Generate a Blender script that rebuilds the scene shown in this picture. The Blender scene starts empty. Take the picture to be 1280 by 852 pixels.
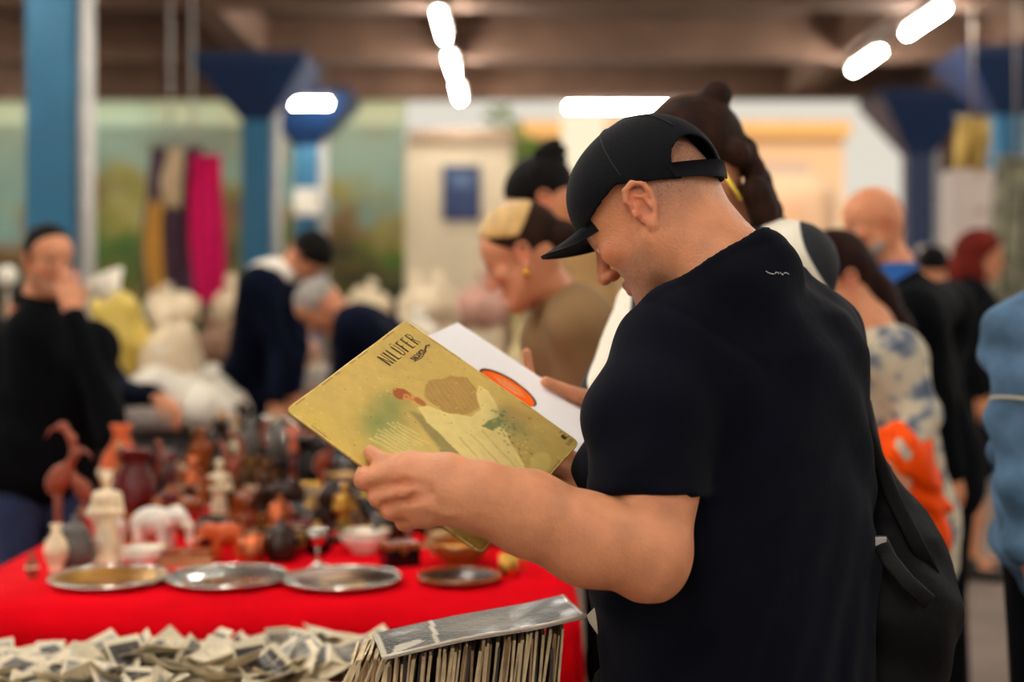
import bpy, bmesh, math, random
import numpy as np
from mathutils import Vector, Matrix, Euler
random.seed(7)
RNG = np.random.default_rng(7)
SC = bpy.context.scene
COL = SC.collection

# ------------------------------------------------------------------ camera, sky, sun, exposure
FPX, CX, HOR, EYE = 1778.0, 640.0, 377.0, 1.44
cam_d = bpy.data.cameras.new('camera'); cam = bpy.data.objects.new('camera', cam_d); COL.objects.link(cam)
cam.location = (0, 0, EYE); cam.rotation_euler = (math.pi/2, 0, 0)
cam_d.sensor_width = 36; cam_d.lens = 50.0; cam_d.shift_y = -(426-HOR)/1280
cam_d.clip_start = .05; cam_d.clip_end = 300
cam_d.dof.use_dof = True; cam_d.dof.focus_distance = 1.96; cam_d.dof.aperture_fstop = 1.9
SC.camera = cam
SC.view_settings.view_transform = 'Standard'; SC.view_settings.look = 'None'
SC.view_settings.gamma = 1; SC.view_settings.use_curve_mapping = False
SC.view_settings.exposure = 0.34
w = bpy.data.worlds.new('sky'); SC.world = w; w.use_nodes = True
bg = w.node_tree.nodes['Background']; bg.inputs[0].default_value = (1.0, .93, .80, 1); bg.inputs[1].default_value = 0.62
sun_d = bpy.data.lights.new('sun', 'SUN'); sun_d.energy = 2.0; sun_d.angle = .02; sun_d.color = (1, .86, .66)
sun = bpy.data.objects.new('sun', sun_d); COL.objects.link(sun)
sun.rotation_euler = (math.radians(56), 0, math.radians(-25))      # from behind the camera, over the roof, onto the yard beyond

# ------------------------------------------------------------------ helpers
def P(px, py, d):
    return np.array([(px-CX)/FPX*d, d, EYE-(py-HOR)/FPX*d])
def V(*a): return np.array(a, float)
def nrm(v):
    v = np.asarray(v, float); return v/(np.linalg.norm(v)+1e-12)

def tag(o, label, cat, group=None, kind=None):
    o['label'] = label; o['category'] = cat
    if group: o['group'] = group
    if kind: o['kind'] = kind
    return o
def thing(name, label, cat, loc=(0, 0, 0), group=None, rotz=0):
    o = bpy.data.objects.new(name, None); COL.objects.link(o)
    o.location = loc; o.rotation_euler = (0, 0, rotz); o.empty_display_size = .05
    return tag(o, label, cat, group)
def obj(name, vf, mat, parent=None, smooth=True, attr=None, world=True):
    """one mesh object; VF in world coordinates when PARENT sits somewhere (its location is taken off), or local with world=False"""
    v, f = vf[0], vf[1]
    v = np.asarray(v, float).reshape(-1, 3)
    me = bpy.data.meshes.new(name)
    if parent is not None and world:
        p = parent; off = np.zeros(3)
        while p is not None:
            off += np.array(p.location); p = p.parent
        v = v-off
    if isinstance(f, np.ndarray):
        n, k = f.shape
        me.vertices.add(len(v)); me.vertices.foreach_set('co', v.astype(np.float32).ravel())
        me.loops.add(n*k); me.loops.foreach_set('vertex_index', f.astype(np.int32).ravel())
        me.polygons.add(n); me.polygons.foreach_set('loop_start', np.arange(0, n*k, k, dtype=np.int32))
        me.update(calc_edges=True)
    else:
        me.from_pydata([tuple(x) for x in v], [], [tuple(x) for x in f]); me.update()
    mats = mat if isinstance(mat, (list, tuple)) else [mat]
    for m in mats: me.materials.append(m)
    if len(vf) > 2 and vf[2] is not None:
        me.polygons.foreach_set('material_index', np.asarray(vf[2], np.int32))
    if smooth: me.polygons.foreach_set('use_smooth', np.ones(len(me.polygons), bool))
    if attr is not None:
        a = me.attributes.new('tint', 'FLOAT_COLOR', 'POINT')
        c = np.ones((len(v), 4), np.float32); c[:, :3] = attr
        a.data.foreach_set('color', c.ravel())
    o = bpy.data.objects.new(name, me); COL.objects.link(o)
    if parent is not None: o.parent = parent
    return o
def autosmooth(o, ang=40):
    me = o.data
    bm = bmesh.new(); bm.from_mesh(me)
    for e in bm.edges:
        if len(e.link_faces) == 2 and e.calc_face_angle(0) > math.radians(ang): e.smooth = False
    bm.to_mesh(me); bm.free()
    return o
def struct(name, vf, mat, smooth=False, parent=None):
    o = obj(name, vf, mat, parent, smooth)
    if parent is None: o['kind'] = 'structure'
    return o
def copy_tree(o, parent=None):
    c = o.copy(); COL.objects.link(c)
    if parent is not None: c.parent = parent
    for ch in list(o.children): copy_tree(ch, c)
    return c
def delete_tree(o):
    for ch in list(o.children): delete_tree(ch)
    bpy.data.objects.remove(o)

class MB:
    """collects simple shapes into one mesh"""
    def __init__(s): s.v = []; s.f = []; s.m = []
    def add(s, v, f, m=0):
        n = len(s.v); s.v += [tuple(x) for x in v]; s.f += [tuple(i+n for i in q) for q in f]; s.m += [m]*len(f); return s
    def vf(s): return (np.array(s.v), s.f, s.m)
    def box(s, lo, hi, m=0, bev=0, R=None, c=None):
        lo = np.array(lo, float); hi = np.array(hi, float)
        if bev <= 0:
            v = [(x, y, z) for z in (lo[2], hi[2]) for y in (lo[1], hi[1]) for x in (lo[0], hi[0])]
            f = [(0, 2, 3, 1), (4, 5, 7, 6), (0, 1, 5, 4), (2, 6, 7, 3), (0, 4, 6, 2), (1, 3, 7, 5)]
        else:
            bm = bmesh.new(); bmesh.ops.create_cube(bm, size=1)
            for q in bm.verts: q.co = Vector(((lo+hi)/2+np.array(q.co)*(hi-lo)))
            bmesh.ops.bevel(bm, geom=list(bm.edges), offset=bev, segments=2, affect='EDGES', profile=.6)
            bm.verts.index_update(); v = [tuple(q.co) for q in bm.verts]; f = [[q.index for q in p.verts] for p in bm.faces]; bm.free()
        v = np.array(v)
        if R is not None:
            cc = (lo+hi)/2 if c is None else np.array(c); v = (v-cc)@np.array(R).T+cc
        return s.add(v, f, m)
    def lathe(s, prof, c=(0, 0, 0), n=20, m=0, sx=1, sy=1, caps=True):
        c = np.array(c, float); v = []; f = []
        for r, z in prof:
            for i in range(n):
                a = 2*math.pi*i/n; v.append((c[0]+sx*r*math.cos(a), c[1]+sy*r*math.sin(a), c[2]+z))
        for j in range(len(prof)-1):
            for i in range(n):
                k = (i+1) % n; f.append((j*n+i, j*n+k, (j+1)*n+k, (j+1)*n+i))
        if caps and prof[0][0] > 1e-5: f.append(tuple(range(n-1, -1, -1)))
        if caps and prof[-1][0] > 1e-5: f.append(tuple((len(prof)-1)*n+i for i in range(n)))
        return s.add(v, f, m)
    def tube(s, pts, r, n=8, m=0, flat=1.0, up=(0, 0, 1)):
        pts = [np.array(p, float) for p in pts]; v = []; f = []
        for i, p in enumerate(pts):
            t = nrm(pts[min(i+1, len(pts)-1)]-pts[max(i-1, 0)])
            u = np.array(up, float)
            if abs(t@u) > .95: u = V(1, 0, 0) if abs(t[0]) < .9 else V(0, 1, 0)
            a = nrm(np.cross(t, u)); b = np.cross(a, t); rr = r[i] if hasattr(r, '__len__') else r
            for k in range(n):
                g = 2*math.pi*k/n; v.append(p+a*rr*math.cos(g)+b*rr*flat*math.sin(g))
        for i in range(len(pts)-1):
            for k in range(n):
                q = (k+1) % n; f.append((i*n+k, i*n+q, (i+1)*n+q, (i+1)*n+k))
        f.append(tuple(range(n-1, -1, -1))); f.append(tuple((len(pts)-1)*n+k for k in range(n)))
        return s.add(v, f, m)
    def slab(s, poly, n, t, m=0):
        """polygon POLY (3-D points) given thickness T along N"""
        poly = [np.array(p, float) for p in poly]; k = len(poly); n = nrm(n)*t
        v = poly+[p+n for p in poly]
        f = [tuple(range(k-1, -1, -1)), tuple(range(k, 2*k))]+[(i, (i+1) % k, k+(i+1) % k, k+i) for i in range(k)]
        return s.add(v, f, m)

# ---- implicit surfaces: blend rounded cones and ellipsoids on a grid, then surface nets
class Sdf:
    def __init__(s, lo, hi, res):
        s.lo = np.array(lo, float); s.res = res
        s.n = np.maximum(4, np.ceil((np.array(hi)-s.lo)/res).astype(int)+1)
        s.d = np.full(s.n, 9.0, np.float32)
        s.ax = [(s.lo[i]+np.arange(s.n[i])*res).astype(np.float32) for i in range(3)]
    def _sl(s, lo, hi):
        a = np.clip(np.floor((lo-s.lo)/s.res).astype(int), 0, s.n); b = np.clip(np.ceil((hi-s.lo)/s.res).astype(int)+1, 0, s.n)
        if (b-a).min() <= 0: return None
        return tuple(slice(a[i], b[i]) for i in range(3))
    def _do(s, lo, hi, fn, k, sub):
        mg = k+s.res*3
        sl = s._sl(np.array(lo)-mg, np.array(hi)+mg)
        if sl is None: return s
        X, Y, Z = np.meshgrid(s.ax[0][sl[0]], s.ax[1][sl[1]], s.ax[2][sl[2]], indexing='ij', sparse=True)
        v = fn(X, Y, Z).astype(np.float32); d = s.d[sl]
        if sub: v = -v
        if k > 0:
            h = np.maximum(k-np.abs(d-v), 0)/k; b = h*h*k*.25
            s.d[sl] = np.maximum(d, v)+b if sub else np.minimum(d, v)-b
        else: s.d[sl] = np.maximum(d, v) if sub else np.minimum(d, v)
        return s
    def rc(s, a, b, ra, rb=None, k=.01, sub=False):
        a = np.array(a, float); b = np.array(b, float); rb = ra if rb is None else rb
        ba = b-a; L2 = float(ba@ba)+1e-12
        def fn(X, Y, Z):
            x, y, z = X-a[0], Y-a[1], Z-a[2]
            t = np.clip((x*ba[0]+y*ba[1]+z*ba[2])/L2, 0, 1)
            return np.sqrt((x-t*ba[0])**2+(y-t*ba[1])**2+(z-t*ba[2])**2)-(ra+(rb-ra)*t)
        m = max(ra, rb)
        return s._do(np.minimum(a, b)-m, np.maximum(a, b)+m, fn, k, sub)
    def chain(s, pts, rr, k=.01, sub=False):
        for i in range(len(pts)-1): s.rc(pts[i], pts[i+1], rr[i], rr[i+1], k, sub)
        return s
    def ell(s, c, r, k=.01, sub=False, R=None):
        c = np.array(c, float); r = np.array(r, float)
        def fn(X, Y, Z):
            x, y, z = X-c[0], Y-c[1], Z-c[2]
            if R is not None:
                x, y, z = [R[0, i]*x+R[1, i]*y+R[2, i]*z for i in range(3)]
            k0 = np.sqrt((x/r[0])**2+(y/r[1])**2+(z/r[2])**2)
            k1 = np.sqrt((x/r[0]**2)**2+(y/r[1]**2)**2+(z/r[2]**2)**2)+1e-6
            return k0*(k0-1)/k1
        m = r if R is None else np.full(3, r.max())
        return s._do(c-m, c+m, fn, k, sub)
    def box(s, c, h, rad, k=.01, sub=False, R=None):
        c = np.array(c, float); h = np.array(h, float)
        def fn(X, Y, Z):
            x, y, z = X-c[0], Y-c[1], Z-c[2]
            if R is not None:
                x, y, z = [R[0, i]*x+R[1, i]*y+R[2, i]*z for i in range(3)]
            qx, qy, qz = np.abs(x)-h[0]+rad, np.abs(y)-h[1]+rad, np.abs(z)-h[2]+rad
            return np.sqrt(np.maximum(qx, 0)**2+np.maximum(qy, 0)**2+np.maximum(qz, 0)**2)+np.minimum(np.maximum(qx, np.maximum(qy, qz)), 0)-rad
        m = h if R is None else np.full(3, np.linalg.norm(h))
        return s._do(c-m, c+m, fn, k, sub)
    def loft(s, lev, k=.02, e=2.3):
        """LEV rows (z, cx, cy, a, b, s_x, s_y): ellipses of half-axes a along s and b across it, stacked along z"""
        L = np.array(sorted(lev), float); m = L[:, 3:5].max()
        lo = V(L[:, 1].min()-m, L[:, 2].min()-m, L[0, 0]); hi = V(L[:, 1].max()+m, L[:, 2].max()+m, L[-1, 0])
        def fn(X, Y, Z):
            z = Z[0, 0, :]; q = [np.interp(z, L[:, 0], L[:, j])[None, None, :] for j in range(1, 7)]
            x, y = X-q[0], Y-q[1]
            u, v = np.abs(x*q[4]+y*q[5])/q[2], np.abs(-x*q[5]+y*q[4])/q[3]
            dd = ((u**e+v**e)**(1/e)-1)*np.minimum(q[2], q[3])
            return np.maximum(dd, np.maximum(L[0, 0]-Z, Z-L[-1, 0]))
        return s._do(lo, hi, fn, k, False)
    def cut(s, fn, k=0):
        """keep only where FN(X,Y,Z) < 0"""
        X, Y, Z = np.meshgrid(*s.ax, indexing='ij', sparse=True)
        v = fn(X, Y, Z).astype(np.float32)+np.zeros(s.n, np.float32)
        if k > 0:
            h = np.maximum(k-np.abs(s.d-v), 0)/k; s.d = np.maximum(s.d, v)+h*h*k*.25
        else: s.d = np.maximum(s.d, v)
        return s
    def warp(s, fn):
        X, Y, Z = np.meshgrid(*s.ax, indexing='ij', sparse=True)
        s.d = s.d+np.where(np.abs(s.d) < .05, fn(X, Y, Z), 0).astype(np.float32); return s
    def mesh(s):
        d = s.d.copy(); d[0] = d[-1] = 9; d[:, 0] = d[:, -1] = 9; d[:, :, 0] = d[:, :, -1] = 9
        d = np.clip(d, -s.res*4, s.res*4)
        ins = d < 0; nx, ny, nz = s.n
        cnt = np.zeros((nx-1, ny-1, nz-1), np.int8)
        for i in (0, 1):
            for j in (0, 1):
                for k in (0, 1): cnt += ins[i:nx-1+i, j:ny-1+j, k:nz-1+k]
        act = np.argwhere((cnt > 0) & (cnt < 8))
        idx = np.full((nx-1, ny-1, nz-1), -1, np.int32); idx[tuple(act.T)] = np.arange(len(act))
        cor = np.array([(i, j, k) for i in (0, 1) for j in (0, 1) for k in (0, 1)])
        vals = np.stack([d[act[:, 0]+c[0], act[:, 1]+c[1], act[:, 2]+c[2]] for c in cor], 1)
        acc = np.zeros((len(act), 3)); num = np.zeros(len(act))
        for a in range(8):
            for b in range(a+1, 8):
                if np.abs(cor[a]-cor[b]).sum() != 1: continue
                va, vb = vals[:, a], vals[:, b]; m = (va < 0) != (vb < 0)
                t = np.where(m, va/np.where(m, va-vb, 1), 0)
                acc += m[:, None]*(cor[a]+t[:, None]*(cor[b]-cor[a])); num += m
        v = (act+acc/num[:, None])*s.res+s.lo
        fs = []
        for ax in range(3):
            o1, o2 = [(1, 2), (2, 0), (0, 1)][ax]
            n = list(s.n); n[ax] -= 1
            sl0 = [slice(1, s.n[q]-1) for q in range(3)]; sl0[ax] = slice(0, s.n[ax]-1)
            sl1 = list(sl0); sl1[ax] = slice(1, s.n[ax])
            A, B = ins[tuple(sl0)], ins[tuple(sl1)]
            e = np.argwhere(A != B)
            if not len(e): continue
            flip = A[tuple(e.T)]
            base = e+np.array([0 if q == ax else 1 for q in range(3)])
            def cell(da, db):
                c = base.copy(); c[:, o1] -= da; c[:, o2] -= db; return idx[tuple(c.T)]
            q = np.stack([cell(0, 0), cell(1, 0), cell(1, 1), cell(0, 1)], 1)
            q[~flip] = q[~flip][:, ::-1]
            fs.append(q)
        f = np.concatenate(fs); f = f[(f >= 0).all(1)]
        return v, f
def relax(vf, it=1, lam=.5):
    v, f = vf; v = v.copy()
    e = np.concatenate([f[:, [0, 1]], f[:, [1, 2]], f[:, [2, 3]], f[:, [3, 0]]])
    for _ in range(it):
        a = np.zeros_like(v); n = np.zeros(len(v))
        for x, y in ((0, 1), (1, 0)):
            for c in range(3): a[:, c] += np.bincount(e[:, x], v[e[:, y], c], len(v))
            n += np.bincount(e[:, x], minlength=len(v))
        v += lam*(a/np.maximum(n, 1)[:, None]-v)
    return v, f
def join(*ms):
    v = []; f = []; n = 0
    for a, b in ms:
        v.append(a); f.append(b+n); n += len(a)
    return np.concatenate(v), np.concatenate(f)

# ------------------------------------------------------------------ materials
def ramp(nt, fac, stops):
    r = nt.nodes.new('ShaderNodeValToRGB'); el = r.color_ramp.elements
    while len(el) > 1: el.remove(el[-1])
    el[0].position = stops[0][0]; el[0].color = (*stops[0][1], 1)
    for p, c in stops[1:]:
        q = el.new(p); q.color = (*c, 1)
    nt.links.new(fac, r.inputs[0]); return r.outputs[0]
def S(r, g, b):
    """sRGB 0-255 to linear"""
    return tuple(((x/255+.055)/1.055)**2.4 if x/255 > .04045 else x/255/12.92 for x in (r, g, b))
MATS = {}
def mat(name, col, rough=.6, metal=0, var=.15, scale=8, bump=0, bscale=60, attr=False, sheen=0, sss=0, coat=0, emit=0, spec=.5, stretch=None, trans=0):
    if name in MATS: return MATS[name]
    m = bpy.data.materials.new(name); m.use_nodes = True; nt = m.node_tree; N = nt.nodes; L = nt.links
    b = N['Principled BSDF']; b.inputs['Roughness'].default_value = rough; b.inputs['Metallic'].default_value = metal
    b.inputs['Specular IOR Level'].default_value = spec
    tc = N.new('ShaderNodeTexCoord'); mp = N.new('ShaderNodeMapping'); L.new(tc.outputs['Object'], mp.inputs[0])
    if stretch: mp.inputs['Scale'].default_value = stretch
    no = N.new('ShaderNodeTexNoise'); no.inputs['Scale'].default_value = scale; no.inputs['Detail'].default_value = 5; L.new(mp.outputs[0], no.inputs['Vector'])
    lo = tuple(c*(1-var) for c in col); hi = tuple(min(1, c*(1+var)) for c in col)
    if attr:
        at = N.new('ShaderNodeAttribute'); at.attribute_name = 'tint'
        mx = N.new('ShaderNodeMix'); mx.data_type = 'RGBA'; mx.blend_type = 'MULTIPLY'; mx.inputs[0].default_value = 1
        c = ramp(nt, no.outputs[0], [(.3, (1-var,)*3), (.7, (1+var*.3,)*3)])
        L.new(at.outputs['Color'], mx.inputs[6]); L.new(c, mx.inputs[7]); L.new(mx.outputs[2], b.inputs['Base Color'])
    else:
        L.new(ramp(nt, no.outputs[0], [(.3, lo), (.7, hi)]), b.inputs['Base Color'])
    if bump:
        n2 = N.new('ShaderNodeTexNoise'); n2.inputs['Scale'].default_value = bscale; n2.inputs['Detail'].default_value = 4; L.new(mp.outputs[0], n2.inputs['Vector'])
        bp = N.new('ShaderNodeBump'); bp.inputs['Strength'].default_value = bump; bp.inputs['Distance'].default_value = .01
        L.new(n2.outputs[0], bp.inputs['Height']); L.new(bp.outputs[0], b.inputs['Normal'])
    if sheen: b.inputs['Sheen Weight'].default_value = sheen
    if sss:
        b.inputs['Subsurface Weight'].default_value = sss; b.inputs['Subsurface Radius'].default_value = (.012, .005, .003); b.inputs['Subsurface Scale'].default_value = 1
    if coat: b.inputs['Coat Weight'].default_value = coat; b.inputs['Coat Roughness'].default_value = .08
    if trans: b.inputs['Transmission Weight'].default_value = trans
    if emit:
        b.inputs['Emission Color'].default_value = (*col, 1); b.inputs['Emission Strength'].default_value = emit
    MATS[name] = m; return m
SKIN = S(206, 138, 100)
M_skin = mat('skin', SKIN, .5, var=.17, scale=32, bump=.2, bscale=220, attr=True, sss=.12, spec=.4)
M_hair_black = mat('black_hair', S(12, 9, 9), .7, spec=.1, var=.5, scale=30, bump=.6, bscale=120, stretch=(1, 1, .25))
M_hair_brown = mat('brown_hair', S(40, 22, 14), .7, spec=.1, var=.5, scale=30, bump=.6, bscale=120, stretch=(1, 1, .25))
M_hair_red = mat('dark_red_hair', S(98, 26, 18), .7, spec=.1, var=.4, scale=30, bump=.6, bscale=120, stretch=(1, 1, .25))
M_hair_grey = mat('grey_hair', S(150, 142, 134), .6, var=.3, scale=40, bump=.6, bscale=150)
M_tee = mat('navy_black_cotton', S(6, 8, 19), .9, var=.25, scale=9, bump=.4, bscale=14, sheen=.02, stretch=(1, 1, .6), spec=.08)
M_cap = mat('black_cap_cloth', S(6, 7, 14), .8, var=.2, scale=25, bump=.2, bscale=300, sheen=.02, spec=.12)
M_black = mat('black_cloth', S(7, 8, 12), .9, var=.3, bump=.3, bscale=20, spec=.08)
M_navy = mat('navy_cloth', S(8, 14, 32), .9, var=.3, bump=.3, bscale=20, spec=.08)
M_jean = mat('blue_denim', S(28, 42, 78), .85, var=.25, scale=15, bump=.2, bscale=80)
M_denim = mat('light_denim', S(80, 108, 136), .9, var=.35, spec=.1, scale=10, bump=.3, bscale=40)
M_white_cloth = mat('white_cotton', S(226, 218, 204), .8, var=.06, bump=.3, bscale=18)
M_olive = mat('olive_brown_wool', S(128, 98, 62), .85, var=.12, bump=.25, bscale=22)
M_tan = mat('tan_cloth', S(178, 142, 92), .85, var=.12, bump=.25, bscale=22)
M_blue_shirt = mat('bright_blue_cotton', S(22, 92, 170), .8, var=.15)
M_red_cloth = mat('red_tablecloth_cloth', S(226, 4, 22), .9, var=.12, scale=4, bump=.5, bscale=9, spec=.06)
M_gold = mat('polished_gold', S(220, 160, 60), .25, 1, var=.1)
M_blue_paint = mat('teal_blue_paint', S(22, 92, 126), .5, var=.12, scale=3, bump=.1, bscale=20)
M_cap_paint = mat('deep_blue_paint', S(8, 38, 76), .5, var=.12, scale=3, bump=.1, bscale=20)
M_pale_paint = mat('pale_grey_paint', S(176, 172, 168), .5, var=.1)
M_ceil = mat('brown_ceiling_plaster', S(98, 74, 60), .9, var=.15, scale=1.5, bump=.2, bscale=15)
M_beam = mat('brown_beam_plaster', S(116, 88, 72), .9, var=.18, scale=2, bump=.2, bscale=15)
M_floor = mat('worn_concrete_floor', S(116, 100, 90), .6, var=.2, scale=2.5, bump=.15, bscale=30)
M_tube = mat('lit_tube', (1, .96, .86), .5, emit=105)
M_fix = mat('grey_fixture_metal', S(150, 140, 130), .5, .3)

# ------------------------------------------------------------------ the hall
def quad_box(name, lo, hi, m, bev=0): return struct(name, MB().box(lo, hi, bev=bev).vf(), m)
quad_box('floor', (-16, -8, -.1), (16, 22, 0), M_floor)
quad_box('ground', (-60, 22, -.12), (60, 90, -.02), mat('pale_yard_paving', S(196, 180, 160), .8, scale=1))
quad_box('ceiling', (-16, -5, 4.62), (16, 19.4, 4.8), M_ceil)
for y in (1, 4, 7, 10, 13, 16, 19):
    o = quad_box('ceiling_beam', (-16, y, 4.17), (16, y+.36, 4.64), M_beam, .02)
for x in (-2.93, 3.84, 5.5):
    quad_box('ceiling_beam', (x-.16, -5, 4.2), (x+.16, 19, 4.64), M_beam, .02)
# the mural wall
mm = bpy.data.materials.new('painted_landscape_mural'); mm.use_nodes = True; nt = mm.node_tree; N = nt.nodes; L = nt.links
tc = N.new('ShaderNodeTexCoord'); sx = N.new('ShaderNodeSeparateXYZ'); L.new(tc.outputs['Object'], sx.inputs[0])
n1 = N.new('ShaderNodeTexNoise'); n1.inputs['Scale'].default_value = .75; n1.inputs['Detail'].default_value = 6; L.new(tc.outputs['Object'], n1.inputs['Vector'])
n2 = N.new('ShaderNodeTexNoise'); n2.inputs['Scale'].default_value = 1.1; n2.inputs['Detail'].default_value = 4
mp = N.new('ShaderNodeMapping'); mp.inputs['Location'].default_value = (7, 3, 1); L.new(tc.outputs['Object'], mp.inputs[0]); L.new(mp.outputs[0], n2.inputs['Vector'])
ma = N.new('ShaderNodeMath'); ma.operation = 'MULTIPLY_ADD'; ma.inputs[1].default_value = 3.6; L.new(n1.outputs[0], ma.inputs[0]); L.new(sx.outputs['Z'], ma.inputs[2])
mr = N.new('ShaderNodeMapRange'); mr.inputs['From Min'].default_value = 1.5; mr.inputs['From Max'].default_value = 6.5; L.new(ma.outputs[0], mr.inputs[0])
c1 = ramp(nt, mr.outputs[0], [(0, S(20, 40, 16)), (.3, S(52, 92, 26)), (.42, S(132, 108, 50)), (.54, S(64, 108, 36)), (.64, S(178, 164, 84)), (.72, S(170, 198, 178)), (.9, S(172, 186, 160))])
c2 = ramp(nt, mr.outputs[0], [(0, S(34, 24, 18)), (.3, S(92, 62, 36)), (.45, S(30, 52, 28)), (.6, S(146, 110, 70)), (.68, S(136, 178, 168)), (.9, S(176, 182, 152))])
mx = N.new('ShaderNodeMix'); mx.data_type = 'RGBA'; L.new(ramp(nt, n2.outputs[0], [(.42, (0, 0, 0)), (.58, (1, 1, 1))]), mx.inputs[0]); L.new(c1, mx.inputs[6]); L.new(c2, mx.inputs[7])
L.new(mx.outputs[2], N['Principled BSDF'].inputs['Base Color']); N['Principled BSDF'].inputs['Roughness'].default_value = .7
quad_box('wall_back', (-14, 20.5, 0), (-1.55, 20.8, 4.6), mm)
quad_box('wall_right', (5.72, 20.2, 0), (14, 20.5, 4.6), mat('dark_brown_plaster', S(84, 64, 50), .9, scale=1))

def column(px, d, zc, wd, label, pipe=True, top=4.2, m=M_blue_paint):
    x = (px-CX)/FPX*d
    t = thing('blue_column', label, 'column', (x, d, 0), 'blue hall columns'); t['kind'] = 'structure'
    h = wd/2
    obj('shaft', MB().box((x-h, d-h, 0), (x+h, d+h, zc+.02), bev=.02).vf(), m, t, False)
    b = MB(); q = .64
    v = [(x+a*h, d+c*h, zc) for a, c in ((-1, -1), (1, -1), (1, 1), (-1, 1))]+[(x+a*q, d+c*q, top-.1) for a, c in ((-1, -1), (1, -1), (1, 1), (-1, 1))]+[(x+a*q, d+c*q, top) for a, c in ((-1, -1), (1, -1), (1, 1), (-1, 1))]
    f = [(3, 2, 1, 0), (8, 9, 10, 11)]+[(i+j, (i+1) % 4+j, (i+1) % 4+4+j, i+4+j) for j in (0, 4) for i in range(4)]
    obj('capital', b.add(v, f).vf(), M_cap_paint, t, False)
    if pipe: obj('downpipe', MB().tube([(x+h+.06, d-.05, .0), (x+h+.06, d-.05, 4.2)], .055, 12).vf(), M_pale_paint, t)
    return t
column(70, 9.1, 3.5, .30, 'wide blue column with a pale downpipe, behind the man in dark sweater')
column(322, 16.3, 3.5, .32, 'blue column with dark flared capital, beside the magenta scarf')
t = column(384, 19.0, 3.5, .32, 'blue column with a white notice, behind the short ceiling tube', m=mat('worn_blue_paint', S(44, 104, 138), .6, var=.2, scale=3))
pn = P(383, 252, 18.8); obj('notice', MB().box(pn-V(.17, .01, .18), pn+V(.17, .01, .18)).vf(), M_white_cloth, t, False)
column(1257, 15.9, 3.5, .32, 'blue column with flared capital beside the tall stack of white cartons')
column(1147, 19.0, 3.4, .34, 'dark blue column at the edge of the bright opening', m=M_cap_paint)

def tube_lamp(c, along, ln, label):
    c = np.array(c); d = V(1, 0, 0) if along == 'x' else V(0, 1, 0); s = V(0, 1, 0) if along == 'x' else V(1, 0, 0)
    t = thing('fluorescent_lamp', label, 'lamp', c+V(0, 0, .06), 'ceiling tube lamps')
    e = d*ln/2+s*.06
    obj('housing', MB().box(c-e+V(0, 0, .035), c+e+V(0, 0, .10), bev=.01).vf(), M_fix, t, False)
    obj('tube', MB().tube([c-d*(ln/2-.03), c+d*(ln/2-.03)], .034, 12).vf(), M_tube, t)
    for k in (-1, 1):
        q = c+d*k*ln*.35; onb = any(y-.02 <= q[1] <= y+.38 for y in (1, 4, 7, 10, 13, 16, 19)); zt = 4.198 if abs(q[0]-3.84) < .2 else 4.168 if onb else 4.618
        obj('bracket', MB().tube([q+V(0, 0, .09), V(q[0], q[1], zt)], .012, 6).vf(), M_fix, t)
for y, lb in ((13.5, 'nearest of the three lit tube lamps in a line over the middle'), (15.75, 'middle of the three lit tube lamps in a line'), (17.8, 'farthest of the three lit tube lamps in a line')):
    tube_lamp((-.67, y, 4.06), 'y', 1.25, lb)
for y, lb in ((13.3, 'lit tube lamp on the long beam, at the top corner of the hall'), (15.5, 'second lit tube lamp along the slanting beam, above the bald man')):
    tube_lamp((3.86, y, 4.06), 'y', 1.25, lb)
tube_lamp((-2.58, 18.15, 3.97), 'x', .55, 'short lit tube lamp in front of the blue column capitals')
tube_lamp((1.42, 19.15, 4.06), 'x', 1.4, 'long lit tube lamp across the end beam, above the black cap')
for x in (-.67, -3.6, 3.86):  # overhead rows added out of view to light the stalls and people
    for y in (-3, -0.6, 2.4, 5.5, 8.5):
        tube_lamp((x, y, 4.06), 'y', 1.4, 'added unseen tube lamp of the overhead rows, lighting the stalls')
for x in (-8.2, 9.0):  # outer rows added out of view to brighten the mural and ceiling
    for y in (6.0, 9.0, 12.0, 15.0, 17.6):
        tube_lamp((x, y, 4.06), 'y', 1.4, 'added unseen tube lamp of the outer rows, brightening mural and ceiling')

# ------------------------------------------------------------------ the yard beyond the opening
M_peach = mat('peach_render_wall', S(232, 196, 160), .8, var=.06)
M_cream = mat('cream_panel', S(226, 214, 196), .6, var=.05)
t = thing('market_building', 'pale peach building across the sunny yard, seen above the black cap', 'building', (3, 42, 0))
obj('wall', MB().box((0.2, 42, 0), (9.8, 48, 6.3)).vf(), M_peach, t, False)
obj('cornice', MB().box((0.1, 41.7, 6.3), (9.95, 48, 6.75)).vf(), mat('orange_cornice', S(240, 188, 120), .7), t, False)
for i, x in enumerate((1.4, 3.6, 5.8, 8.0)):
    wn = obj('window', MB().box((x-.7, 41.93, 4.0), (x+.7, 42.02, 5.5)).vf(), mat('lilac_window_frame', S(196, 170, 176), .5), t, False)
    obj('pane', MB().box((x-.58, 41.9, 4.12), (x+.58, 41.94, 5.38)).vf(), mat('pale_glass', S(210, 190, 170), .15), wn, False)
obj('awning', MB().box((5.2, 40.6, 3.4), (9.7, 42, 3.65)).vf(), M_cream, t, False)
s = Sdf((2.6, 22.3, .2), (5.6, 29, 3.7), .06); s.box((3.6, 25.6, 2.0), (1.62, 3.1, 1.5), .45, 0)
t = thing('delivery_van', 'tall pale peach van parked in the sunlit yard, behind the bald man', 'van', (3.6, 25.6, 0))
obj('body', s.mesh(), mat('pale_peach_van_paint', S(238, 196, 162), .4, var=.04, coat=.3), t)
obj('rear_door', MB().box((2.6, 22.44, .8), (4.6, 22.5, 3.0), bev=.02).vf(), mat('peach_door', S(232, 184, 146), .4), t, False)
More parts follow.
